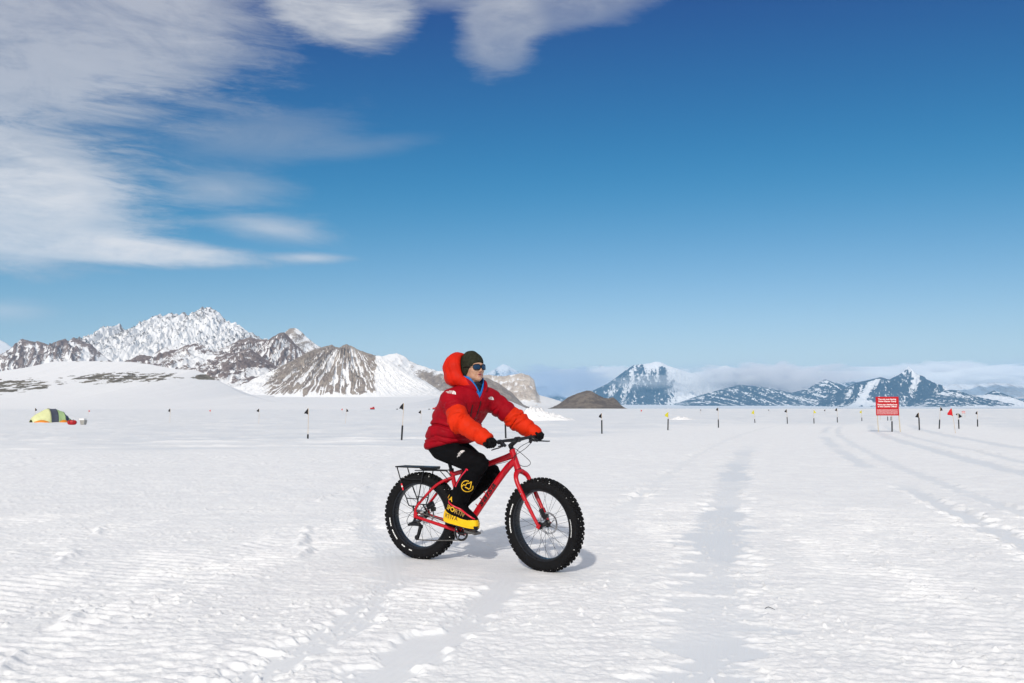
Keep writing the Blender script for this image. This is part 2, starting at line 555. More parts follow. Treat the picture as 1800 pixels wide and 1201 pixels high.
SK_MASSIF=(9000,[(-4635,436),(-4512,549),(-4420,669),(-4327,766),(-4234,854),(-4187,875),(-4147,879),(-4119,851),(-4096,806),(-4040,806),(-3993,846),(-3945,859),(-3881,871),(-3819,943),(-3772,967),(-3725,992),(-3676,974),(-3628,984),(-3565,1024),(-3515,992),(-3476,1008),(-3435,984),(-3396,1024),(-3354,984),(-3315,1013),(-3276,1073),(-3252,1055),(-3228,1056),(-3146,1032),(-3064,959),(-3015,911),(-2934,903),(-2852,846),(-2770,790),(-2689,750),(-2560,709),(-2366,645),(-2204,549)])
SK_DARK=(7200,[(-4704,285),(-4477,349),(-4326,401),(-4253,491),(-4191,542),(-4142,587),(-4077,574),(-3999,561),(-3921,536),(-3845,568),(-3782,587),(-3756,568),(-3712,600),(-3640,568),(-3562,542),(-3496,484),(-3403,407),(-3298,349)])
SK_FAR_LEFT=(15000,[(-10380,1450),(-9572,1369),(-9246,1262),(-9029,1208),(-8947,1168),(-8836,1087),(-8589,940),(-8315,780)])
SK_BROWN=(5600,[(-2585,262),(-2507,312),(-2468,342),(-2419,352),(-2358,332),(-2320,382),(-2281,402),(-2240,382),(-2190,387),(-2131,422),(-2082,437),(-2031,412),(-1970,372),(-1920,362),(-1820,362),(-1771,382),(-1721,392),(-1650,342),(-1570,292),(-1468,222)])
SK_PEAKS=(6200,[(-2179,406),(-2072,456),(-1990,497),(-1908,518),(-1858,502),(-1775,497),(-1742,522),(-1709,541),(-1685,551),(-1660,550),(-1634,531),(-1575,464),(-1508,406)])
SK_PALE=(7400,[(-2078,544),(-2000,633),(-1942,693),(-1883,698),(-1843,673),(-1782,613),(-1722,569),(-1682,539),(-1582,494)])
SK_PYRAMID=(5200,[(-1553,188),(-1422,250),(-1306,309),(-1237,348),(-1182,367),(-1147,376),(-1099,389),(-1077,376),(-1056,369),(-1015,394),(-973,376),(-938,358),(-896,341),(-833,323),(-792,316),(-729,278),(-666,236),(-596,202),(-485,139)])
SK_SNOWPEAK=(6800,[(-1198,336),(-1108,381),(-1035,418),(-981,431),(-918,441),(-863,418),(-817,381),(-753,350),(-680,327),(-599,300),(-544,295),(-453,263),(-317,236),(-181,191)])
SK_CREAM=(7600,[(-492,230),(-355,285),(-217,299),(-79,285),(4,299),(87,313),(156,292),(197,251),(217,162),(238,120),(334,93),(431,65),(527,10)])
SK_GREYSLOPE=(5400,[(-262,205),(-252,213),(-154,193),(-76,154),(-7,105),(71,27),(120,3)])
SK_BROWNHILL=(3600,[(161,2),(197,19),(237,48),(276,64),(315,76),(335,74),(361,58),(387,45),(406,43),(426,48),(445,32),(455,17),(462,2)])
SK_FARMID=(21000,[(-1170,691),(-789,787),(-523,901),(-218,1092),(-65,1035),(11,977),(278,844),(659,691),(1001,482),(1305,330),(1608,254),(1914,482)])
SK_CLOUDPEAK=(21500,[(1180,377),(1415,532),(1728,766),(2002,922),(2238,1079),(2393,1040),(2627,961),(2938,805),(3287,649)])
SK_BLUE=(16000,[(1110,194),(1400,281),(1778,455),(1983,600),(2158,730),(2276,803),(2407,826),(2538,838),(2712,876),(2800,861),(2915,803),(3088,745),(3262,687),(3378,658),(3552,687),(3727,716),(3873,768),(4019,803),(4164,745),(4306,629),(4449,513),(4622,455),(4911,397)])
SK_CLOUDY=(19000,[(4182,432),(4854,642),(5277,713),(5771,783),(6123,790),(6370,818),(6578,677),(6751,572),(6895,713),(7072,748),(7249,783),(7356,818),(7532,811),(7813,801),(7954,801),(8131,853),(8254,846),(8378,871),(8623,818),(8863,642),(9136,432)])
SK_LOWBLUE=(14500,[(2731,62),(3189,223),(3540,316),(3863,397),(4184,370),(4398,343),(4745,263),(5015,330),(5151,410),(5314,490),(5580,410),(5792,303),(6055,142)])
SK_BLUEPYR=(13000,[(4610,80),(4756,152),(4951,248),(5098,332),(5244,392),(5414,428),(5608,476),(5751,440),(5898,512),(5972,565),(6046,642),(6082,596),(6140,548),(6258,464),(6470,368),(6540,296),(6610,248),(6821,128),(7008,8)])
SK_BLUERIGHT=(12000,[(5449,-15),(5675,85),(5855,173),(6036,244),(6169,262),(6258,251),(6345,207),(6477,189),(6610,184),(6689,218),(6768,251),(6833,224),(6920,184),(7051,129),(7181,63),(7400,7)])
SK_WHITERIGHT=(20000,[(9621,565),(9888,750),(10151,861),(10450,924),(10674,954),(10894,906),(11114,861),(11334,806),(11552,713),(11773,683),(11996,694),(12363,639),(13100,565)])
SK_DOME=(2200,[(-1593,72),(-1476,80),(-1379,86),(-1320,92),(-1297,100),(-1243,108),(-1185,121),(-1126,123),(-1048,123),(-989,121),(-930,114),(-871,102),(-820,100),(-796,92),(-752,69),(-693,37),(-614,18),(-497,9),(-341,3)])
M_brown = mountain_material('brown_rock_and_snow', (0.20, 0.152, 0.140), (0.29, 0.230, 0.205), 16, (0.80, 0.80, 0.81))
M_white = mountain_material('snow_face_with_flecks', (0.17, 0.155, 0.155), (0.26, 0.235, 0.22), 24, (0.80, 0.80, 0.81))
M_tan = mountain_material('tan_scree_and_snow', (0.27, 0.222, 0.195), (0.385, 0.328, 0.275), 11, (0.83, 0.83, 0.84))
M_cream = mountain_material('cream_cliff', (0.52, 0.43, 0.36), (0.70, 0.62, 0.54), 30, (0.80, 0.79, 0.79))
M_dark = mountain_material('dark_far_rock', (0.030, 0.035, 0.045), (0.060, 0.066, 0.078), 85, (0.78, 0.78, 0.79), 0.95)
M_hill = mountain_material('bare_brown_hill', (0.13, 0.105, 0.09), (0.23, 0.19, 0.155), 9)
M_dome = mountain_material('snow_dome_with_gravel', (0.15, 0.135, 0.11), (0.27, 0.24, 0.195), 8, (0.85, 0.85, 0.86))

mountain('mountain', 'tall jagged snow-white massif with the highest summit at the left', SK_MASSIF, M_white, 1500, 900, 250,
         lambda x, s, r, z, d: 0.09 + 0.30 * (r - 0.25) + 0.22 * sstep(0.10, 0.0, s) + 0.12 * fbm(x / 90, s * 5, 3, 3) - 0.3 * sstep(0.5, 1, s),
         nx=620, nt=150, jag=30, rib=80, rf=1 / 260, skew=150, power=1.0, seed=100, crag=48, craggy=0.70)
mountain('mountain', 'low dark serrated ridge streaked with snow at the far left', SK_DARK, M_brown, 900, 700, 150,
         lambda x, s, r, z, d: 0.42 + 0.5 * (r - 0.2) + 0.25 * sstep(0.14, 0, s) + 0.45 * sstep(-4130, -4260, x) - 0.12 * sstep(-3800, -3600, x),
         nx=340, nt=110, jag=8, rib=60, rf=1 / 120, skew=-420, power=1.1, seed=120, chutes=0.9, crag=26, craggy=0.6)
mountain('mountain', 'pale distant snow slope at the left edge of the picture', SK_FAR_LEFT, M_white, 2500, 900, 300,
         lambda x, s, r, z, d: 0.05 + 0.4 * (r - 0.3), nx=120, nt=50, jag=12, rib=60, rf=1 / 300, seed=140)
mountain('mountain', 'brown broken foothill ridge below the white massif', SK_BROWN, M_brown, 800, 500, 90,
         lambda x, s, r, z, d: 0.50 + 0.4 * (r - 0.22) + 0.25 * sstep(0.2, 0, s) - 0.55 * sstep(0.62, 0.9, s) - 0.18 * sstep(-2250, -2150, x) * sstep(-1900, -2000, x),
         nx=340, nt=110, jag=6, rib=55, rf=1 / 110, skew=380, power=1.1, apron=(3000, -4), seed=160, chutes=0.9, crag=24, craggy=0.6)
mountain('mountain', 'brown twin-topped peak with snow chutes left of the pyramid', SK_PEAKS, M_brown, 950, 600, 110,
         lambda x, s, r, z, d: 0.52 + 0.5 * (r - 0.22) + 0.15 * sstep(0.15, 0, s) - 0.25 * sstep(-1900, -2050, x) - 0.7 * sstep(0.78, 0.95, s),
         nx=300, nt=120, jag=5, rib=60, rf=1 / 100, fan=(-1690, 0.9), power=1.05, apron=(3000, -4), seed=180, chutes=1.0, crag=24, craggy=0.5)
mountain('mountain', 'pale grey pointed summit rising behind the twin-topped peak', SK_PALE, M_tan, 900, 600, 200,
         lambda x, s, r, z, d: 0.32 + 0.5 * (r - 0.25) + 0.1 * sstep(0.3, 0, s), nx=160, nt=70, jag=5, rib=40, rf=1 / 110, skew=300, seed=200)
mountain('mountain', 'brown rock pyramid with straight snow gullies above the glacier', SK_PYRAMID, M_tan, 620, 600, 62,
         lambda x, s, r, z, d: 0.72 + 0.5 * (r - 0.22) + 0.10 * sstep(0.3, 0, s) - 0.9 * sstep(0.90, 1.0, s + 0.07 * perlin(x / 40, x * 0, 9)) - 1.2 * sstep(-800, -735, x + 90 * (0.6 - s)) - 0.8 * sstep(-1330, -1440, x + 60 * (0.5 - s)),
         nx=560, nt=170, jag=4, rib=52, rf=1 / 46, fan=(-1050, 0.95), power=1.0, apron=(1400, -3), seed=226, gully=0.35, chutes=1.0, crag=14, craggy=0.3)
mountain('mountain', 'smooth white snow shoulder running down behind the rider', SK_SNOWPEAK, M_tan, 900, 600, 70,
         lambda x, s, r, z, d: 0.18 + 0.4 * (r - 0.3) + 0.45 * sstep(-800, -640, x) * sstep(0.05, 0.25, s) - 0.8 * sstep(0.6, 0.8, s) - 0.2 * sstep(-900, -1000, x),
         nx=260, nt=90, jag=4, rib=34, rf=1 / 70, skew=200, apron=(2200, -4), seed=240)
mountain('mountain', 'cream rock buttress with a sheer right edge beside the rider', SK_CREAM, M_cream, 700, 500, 20,
         lambda x, s, r, z, d: 0.55 + 0.5 * (r - 0.3) - 0.5 * sstep(210, 260, x) - 0.4 * sstep(0.65, 0.9, s), nx=240, nt=80, jag=3, rib=28, rf=1 / 80, skew=120, seed=260, apron=(4500, -3))
mountain('mountain', 'grey scree slope falling to the snow beside the rider', SK_GREYSLOPE, M_tan, 500, 400, 5,
         lambda x, s, r, z, d: 0.85 + 0.3 * (r - 0.3), nx=160, nt=60, jag=2, rib=16, rf=1 / 60, skew=-100, seed=280)
mountain('hill', 'small bare brown rock hill on the flat snow', SK_BROWNHILL, M_hill, 200, 200, 0,
         lambda x, s, r, z, d: 1.6 + 0.2 * r - 1.1 * sstep(0.93, 1.0, s), nx=200, nt=70, jag=1.5, rib=16, rf=1 / 24, skew=90, power=1.1, seed=300, gully=0.6, crag=13)
FAR = 1.8
mountain('mountain', 'faint far peak in grey cloud just right of the rider', SK_FARMID, M_dark, 2600, 1200, 120,
         lambda x, s, r, z, d: 0.42 + 0.5 * (r - 0.3) - 0.2 * sstep(0.25, 0.0, s), nx=200, nt=70, jag=14, rib=70, rf=1 / 320, scale=FAR, seed=320)
mountain('mountain', 'faint cloud-wrapped snow peak behind the brown hill', SK_CLOUDPEAK, M_dark, 2500, 1200, 120,
         lambda x, s, r, z, d: 0.15 + 0.5 * (r - 0.3), nx=140, nt=60, jag=14, rib=70, rf=1 / 300, scale=FAR, seed=340)
mountain('mountain', 'broad blue mountain with snow plateau and hanging glacier', SK_BLUE, M_dark, 1700, 900, 60,
         lambda x, s, r, z, d: 0.55 + 0.6 * (r - 0.3) - 1.0 * np.exp(-((x - 3150 - 250 * s) / (330 + 150 * s)) ** 2) - 0.75 * sstep(0.20, 0.05, s) * sstep(2350, 2600, x) - 0.25 * np.exp(-((x - 4000) / 150) ** 2) * sstep(0.5, 0.2, s),
         nx=420, nt=120, jag=9, rib=110, rf=1 / 260, skew=350, power=1.15, apron=(9500, 0), scale=FAR, seed=360, crag=40, craggy=0.35, chutes=0.3)
mountain('mountain', 'snowy ridge half lost in cloud in the middle of the far range', SK_CLOUDY, M_dark, 2200, 900, 100,
         lambda x, s, r, z, d: 0.30 + 0.5 * (r - 0.3) - 0.3 * sstep(0.2, 0, s), nx=260, nt=70, jag=14, rib=70, rf=1 / 280, scale=FAR, seed=380)
mountain('mountain', 'low dark blue shoulder flecked with snow in the far range', SK_LOWBLUE, M_dark, 1200, 700, 40,
         lambda x, s, r, z, d: 0.54 + 0.6 * (r - 0.3) - 0.1 * sstep(4100, 4600, x), nx=320, nt=90, jag=8, rib=55, rf=1 / 170, skew=-500, power=1.05, apron=(9000, 0), scale=FAR, seed=400, crag=30, craggy=0.40, chutes=0.4)
mountain('mountain', 'dark blue pointed pyramid peak behind the red sign', SK_BLUEPYR, M_dark, 1200, 800, 25,
         lambda x, s, r, z, d: 0.62 + 0.6 * (r - 0.3) - 0.75 * np.exp(-((x - 5560 + 900 * s) / 95) ** 2) * sstep(0.02, 0.12, s) - 0.5 * np.exp(-((x - 6060 - 60 * s) / 60) ** 2) * sstep(0.4, 0.1, s) - 0.6 * np.exp(-((x - 6560 + 500 * s) / 70) ** 2),
         nx=380, nt=110, jag=7, rib=50, rf=1 / 170, skew=650, power=1.0, apron=(8500, 0), scale=FAR, seed=420, crag=30, craggy=0.30, chutes=0.35)
mountain('mountain', 'dark blue low peaks with white gullies at the right edge', SK_BLUERIGHT, M_dark, 900, 700, 8,
         lambda x, s, r, z, d: 0.55 + 0.6 * (r - 0.3) - 0.95 * np.exp(-((x - 6400 - 420 * s) / 70) ** 2) * sstep(0.03, 0.12, s) - 0.8 * np.exp(-((x - 6560 - 380 * s) / 40) ** 2) - 0.35 * sstep(0.8, 0.95, s),
         nx=320, nt=90, jag=5, rib=34, rf=1 / 130, skew=-400, power=1.0, apron=(8000, 0), scale=FAR, seed=440, crag=24, craggy=0.35, chutes=0.5)
mountain('mountain', 'far white snow mountain under cloud at the right edge', SK_WHITERIGHT, M_cream, 2600, 1200, 200,
         lambda x, s, r, z, d: 0.30 + 0.5 * (r - 0.3), nx=200, nt=70, jag=10, rib=60, rf=1 / 280, skew=300, scale=FAR, seed=460)


def ell(x, z, cx, cz, rx, rz):
    return sstep(1.15, 0.4, np.sqrt(((x - cx) / rx) ** 2 + ((z - cz) / rz) ** 2))


def dome_rock(x, s, r, z, d):
    n = fbm(x / 20.0, z / 5.5, 501, 5, 0.6)
    a = np.maximum(ell(x, z, -1085, 44, 180, 30), ell(x, z, -905, 73, 140, 24))
    crag = ell(x, z, -775, 84, 30, 16)
    top = ell(x, z, -1060, 122, 110, 4) * 0.75 + ell(x, z, -1330, 70, 30, 12)
    return np.maximum(np.maximum(-0.42 + a * 1.05 + 0.6 * n, -0.35 + crag * 1.3 + 0.3 * n), -0.5 + top * 0.95 + 0.5 * n)


D_, P_ = SK_DOME
dome = mountain('hill', 'smooth white snow dome with dark gravel patches behind the tent', SK_DOME, M_dome, 950, 900, -2, dome_rock,
                nx=420, nt=140, jag=1.0, rib=5, rf=1 / 260, power=1.55, seed=500, crag=0.6, craggy=0.0)


# ------------------------------------------------------------------ haze: the air over the glacier
def box_faces():
    return [(0, 3, 2, 1), (4, 5, 6, 7), (0, 1, 5, 4), (1, 2, 6, 5), (2, 3, 7, 6), (3, 0, 4, 7)]


def box_verts(x0, x1, y0, y1, z0, z1):
    return [(x0, y0, z0), (x1, y0, z0), (x1, y1, z0), (x0, y1, z0), (x0, y0, z1), (x1, y0, z1), (x1, y1, z1), (x0, y1, z1)]


def build_haze():
    m = bpy.data.materials.new('thin_cold_air')
    m.use_nodes = True
    nt = m.node_tree
    nt.nodes.clear()
    v = node(nt, 'ShaderNodeVolumePrincipled')
    v.inputs['Color'].default_value = (0.30, 0.64, 1.0, 1)
    v.inputs['Density'].default_value = 1.7e-5
    v.inputs['Anisotropy'].default_value = 0.0
    out = node(nt, 'ShaderNodeOutputMaterial')
    nt.links.new(v.outputs[0], out.inputs['Volume'])
    o = mesh_obj('haze', box_verts(-47000, 47000, -47000, 47000, -8, 2300), box_faces(), m, smooth=False)
    tag(o, 'thin pale haze in the air over the glacier', None, None, 'stuff')


build_haze()


def build_cloud(x, y, z, rx, ry, rz, dens, col, seed, label):
    """a bank of cloud caught on the range: a lumpy closed body of even, thin density"""
    m = bpy.data.materials.new('cloud_vapour')
    m.use_nodes = True
    nt = m.node_tree
    nt.nodes.clear()
    v = node(nt, 'ShaderNodeVolumePrincipled')
    v.inputs['Color'].default_value = col + (1,)
    v.inputs['Density'].default_value = dens
    v.inputs['Anisotropy'].default_value = 0.0
    out = node(nt, 'ShaderNodeOutputMaterial')
    nt.links.new(v.outputs[0], out.inputs['Volume'])
    a = np.linspace(0, 2 * np.pi, 97)[:-1]
    e = np.linspace(-np.pi / 2, np.pi / 2, 33)[1:-1]
    E_, A_ = np.meshgrid(e, a, indexing='ij')
    r = 1 + 0.55 * fbm(np.cos(A_) * np.cos(E_) * 3 + 5, np.sin(E_) * 2.2 + np.sin(A_) * np.cos(E_), seed, 5, 0.6)
    V = np.stack([x + rx * r * np.cos(A_) * np.cos(E_), y + ry * r * np.sin(A_) * np.cos(E_), z + rz * r * np.sin(E_)], -1).reshape(-1, 3).tolist()
    n = 96
    F = [(i * n + k, i * n + (k + 1) % n, (i + 1) * n + (k + 1) % n, (i + 1) * n + k) for i in range(len(e) - 1) for k in range(n)]
    V += [(x, y, z - rz), (x, y, z + rz)]
    b, t = len(V) - 2, len(V) - 1
    F += [(b, (k + 1) % n, k) for k in range(n)] + [(t, (len(e) - 1) * n + k, (len(e) - 1) * n + (k + 1) % n) for k in range(n)]
    o = mesh_obj('cloud', V, F, m)
    tag(o, label, None, None, 'stuff')


build_cloud(1500, 31500, 900, 2500, 1500, 480, 9e-4, (0.70, 0.77, 0.88), 3, 'grey cloud bank right of the rider')  # the shade on this bank is put into its blue-grey vapour colour
build_cloud(8700, 27300, 980, 2300, 1000, 430, 2.2e-3, (0.99, 0.975, 0.98), 5, 'ragged cloud caught on the middle of the far range')
build_cloud(16000, 31500, 1250, 4800, 1300, 360, 3.0e-3, (0.995, 0.995, 0.995), 8, 'long white cloud over the right end of the far range')
build_cloud(4200, 33500, 1250, 2300, 1000, 380, 2.4e-3, (0.99, 0.99, 0.99), 11, 'pale cloud behind the broad blue mountain')
build_cloud(5900, 26800, 820, 2000, 700, 420, 7e-4, (0.99, 0.99, 0.99), 17, 'thin cloud spilling down the front of the broad blue mountain')


# ------------------------------------------------------------------ mesh collecting
class MB:
    def __init__(s):
        s.v, s.f = [], []

    def add(s, v, f):
        k = len(s.v)
        s.v += [tuple(p) for p in v]
        s.f += [tuple(i + k for i in q) for q in f]
        return s

    def box(s, x0, x1, y0, y1, z0, z1):
        return s.add(box_verts(x0, x1, y0, y1, z0, z1), box_faces())

    def obox(s, c, ax, ay, az):
        """oriented box: centre and three half-axis vectors"""
        c, ax, ay, az = map(Vector, (c, ax, ay, az))
        v = []
        for k in (-1, 1):
            for i, j in ((-1, -1), (1, -1), (1, 1), (-1, 1)):
                v.append(c + ax * i + ay * j + az * k)
        return s.add(v, box_faces())

    def tube(s, pts, r, seg=10, smooth=0, flat=1.0):
        """round tube along points; r a number or one per point; smooth = Catmull-Rom steps"""
        P = [Vector(p) for p in pts]
        Rr = list(r) if hasattr(r, '__len__') else [r] * len(P)
        if smooth:
            Q, R2 = [], []
            n = len(P)
            for i in range(n - 1):
                p0, p1, p2, p3 = P[max(i - 1, 0)], P[i], P[i + 1], P[min(i + 2, n - 1)]
                for k in range(smooth):
                    t = k / smooth
                    Q.append(0.5 * ((2 * p1) + (p2 - p0) * t + (2 * p0 - 5 * p1 + 4 * p2 - p3) * t * t + (3 * p1 - p0 - 3 * p2 + p3) * t ** 3))
                    R2.append(Rr[i] + (Rr[i + 1] - Rr[i]) * t)
            Q.append(P[-1]); R2.append(Rr[-1])
            P, Rr = Q, R2
        n = len(P)
        T = [(P[min(i + 1, n - 1)] - P[max(i - 1, 0)]).normalized() for i in range(n)]
        u = T[0].orthogonal().normalized() if abs(T[0].y) > 0.9 else (Vector((0, 1, 0)) - T[0] * T[0].y).normalized()
        v, f = [], []
        for i in range(n):
            u = (u - T[i] * u.dot(T[i])).normalized()
            w = T[i].cross(u)
            for k in range(seg):
                a = 2 * math.pi * k / seg
                v.append(P[i] + (u * math.cos(a) + w * math.sin(a) * flat) * Rr[i])
        for i in range(n - 1):
            for k in range(seg):
                a, b = i * seg + k, i * seg + (k + 1) % seg
                f.append((a, b, b + seg, a + seg))
        f.append(tuple(range(seg - 1, -1, -1)))
        f.append(tuple(range((n - 1) * seg, n * seg)))
        return s.add(v, f)

    def lathe(s, prof, seg=64, closed=False, c=(0, 0, 0)):
        """profile of (radius, y) spun about the y axis"""
        v, f = [], []
        m = len(prof)
        for k in range(seg):
            a = 2 * math.pi * k / seg
            for r, y in prof:
                v.append((c[0] + r * math.cos(a), c[1] + y, c[2] + r * math.sin(a)))
        for k in range(seg):
            k2 = (k + 1) % seg
            for j in range(m if closed else m - 1):
                j2 = (j + 1) % m
                f.append((k * m + j, k2 * m + j, k2 * m + j2, k * m + j2))
        return s.add(v, f)

    def obj(s, name, mat, parent=None, smooth=True, mtx=None, bevel=0.0):
        o = mesh_obj(name, s.v, s.f, mat, parent, smooth)
        bm = bmesh.new(); bm.from_mesh(o.data)
        bmesh.ops.recalc_face_normals(bm, faces=bm.faces)
        bm.to_mesh(o.data); bm.free()
        if smooth:
            for e in ():
                pass
            o.data.set_sharp_from_angle(angle=rad(42))
        if bevel:
            b = o.modifiers.new('bevel', 'BEVEL'); b.width = bevel; b.segments = 2; b.limit_method = 'ANGLE'
        if mtx is not None:
            o.matrix_local = mtx
        return o


def copy_tree(o, parent=None):
    c = o.copy()
    link(c, parent)
    for ch in o.children:
        copy_tree(ch, c)
    return c


def text_mesh(body, size, bold=0.0, shear=0.0, align='CENTER', spacing=1.0, fine=0.0):
    """outline letters as a triangulated mesh: returns verts (u, v) and faces"""
    cu = bpy.data.curves.new('letters', 'FONT')
    cu.body = body; cu.size = size; cu.align_x = align; cu.align_y = 'CENTER'
    cu.offset = bold; cu.shear = shear; cu.space_character = spacing; cu.resolution_u = 4
    ob = bpy.data.objects.new('letters', cu)
    COL.objects.link(ob)
    dg = bpy.context.evaluated_depsgraph_get()
    me = bpy.data.meshes.new_from_object(ob.evaluated_get(dg))
    bm = bmesh.new(); bm.from_mesh(me)
    bmesh.ops.triangulate(bm, faces=bm.faces)
    for _ in range(4 if fine else 0):
        es = [e for e in bm.edges if e.calc_length() > fine]
        if not es:
            break
        bmesh.ops.subdivide_edges(bm, edges=es, cuts=1)
        bmesh.ops.triangulate(bm, faces=bm.faces)
    v = [(p.co.x, p.co.y) for p in bm.verts]
    bm.verts.index_update()
    f = [tuple(x.index for x in q.verts) for q in bm.faces]
    bm.free()
    bpy.data.objects.remove(ob)
    return v, f


M_bamboo = plain('bamboo_cane', (0.52, 0.36, 0.18), 0.6)
M_sleeve = plain('black_plastic_tube', (0.016, 0.017, 0.02), 0.45)
M_flag = {'k': plain('black_flag_cloth', (0.014, 0.015, 0.018), 0.8), 'y': plain('yellow_flag_cloth', (0.55, 0.50, 0.03), 0.75), 'r': plain('red_flag_cloth', (0.55, 0.012, 0.02), 0.75)}
M_white = plain('white_paint', (0.80, 0.80, 0.79), 0.5, var=0.04)
M_red = plain('red_sign_paint', (0.43, 0.002, 0.008), 0.4, var=0.05, scale=6)
M_timber = plain('pale_timber_post', (0.52, 0.45, 0.33), 0.7)


def flag_mesh(mat, parent, z1, h, w, side, seed):
    """small cloth pennant, limp, with folds and thickness"""
    n, m = 8, 6
    fr, bk = [], []
    for i in range(n + 1):
        t = i / n
        for j in range(m + 1):
            u = j / m
            hh = h * (1 - 0.75 * u)
            z = z1 - t * hh - 0.55 * h * u ** 1.3
            x = side * (0.010 + w * u * (0.9 + 0.1 * math.sin(seed + t * 3)))
            y = 0.035 * math.sin(5 * u + 2.2 * t + seed) * u ** 0.7
            fr.append((x, y - 0.003, z)); bk.append((x, y + 0.003, z))
    N = len(fr); k = m + 1
    f = []
    for i in range(n):
        for j in range(m):
            a = i * k + j
            f.append((a, a + 1, a + k + 1, a + k)); f.append((N + a, N + a + k, N + a + k + 1, N + a + 1))
    rim = [j for j in range(k)] + [i * k + m for i in range(1, n + 1)] + [n * k + j for j in range(m - 1, -1, -1)] + [i * k for i in range(n - 1, 0, -1)]
    for a, b in zip(rim, rim[1:] + rim[:1]):
        f.append((a, N + a, N + b, b))
    return mesh_obj('flag', fr + bk, f, mat, parent)


def pole(x, y, h, sleeve, c, lean, side, fs, label, grp='marker flags standing in the snow'):
    e = empty('marker_flag', (x, y, -0.02))
    e.rotation_euler = (rad(0.6 * lean), rad(lean), 0)
    MB().tube([(0, 0, -0.05), (0.004, 0, h * 0.5), (0, 0, h)], 0.0085, 6).obj('bamboo_cane', M_bamboo, e)
    if sleeve:
        MB().tube([(0, 0, -0.08), (0, 0, sleeve)], 0.038, 12).obj('sleeve', M_sleeve, e)
    flag_mesh(M_flag[c], e, h - 0.005, 0.27 * fs, 0.17 * fs, side, x * 7.3)
    tag(e, label, 'marker flag', grp)
    return e


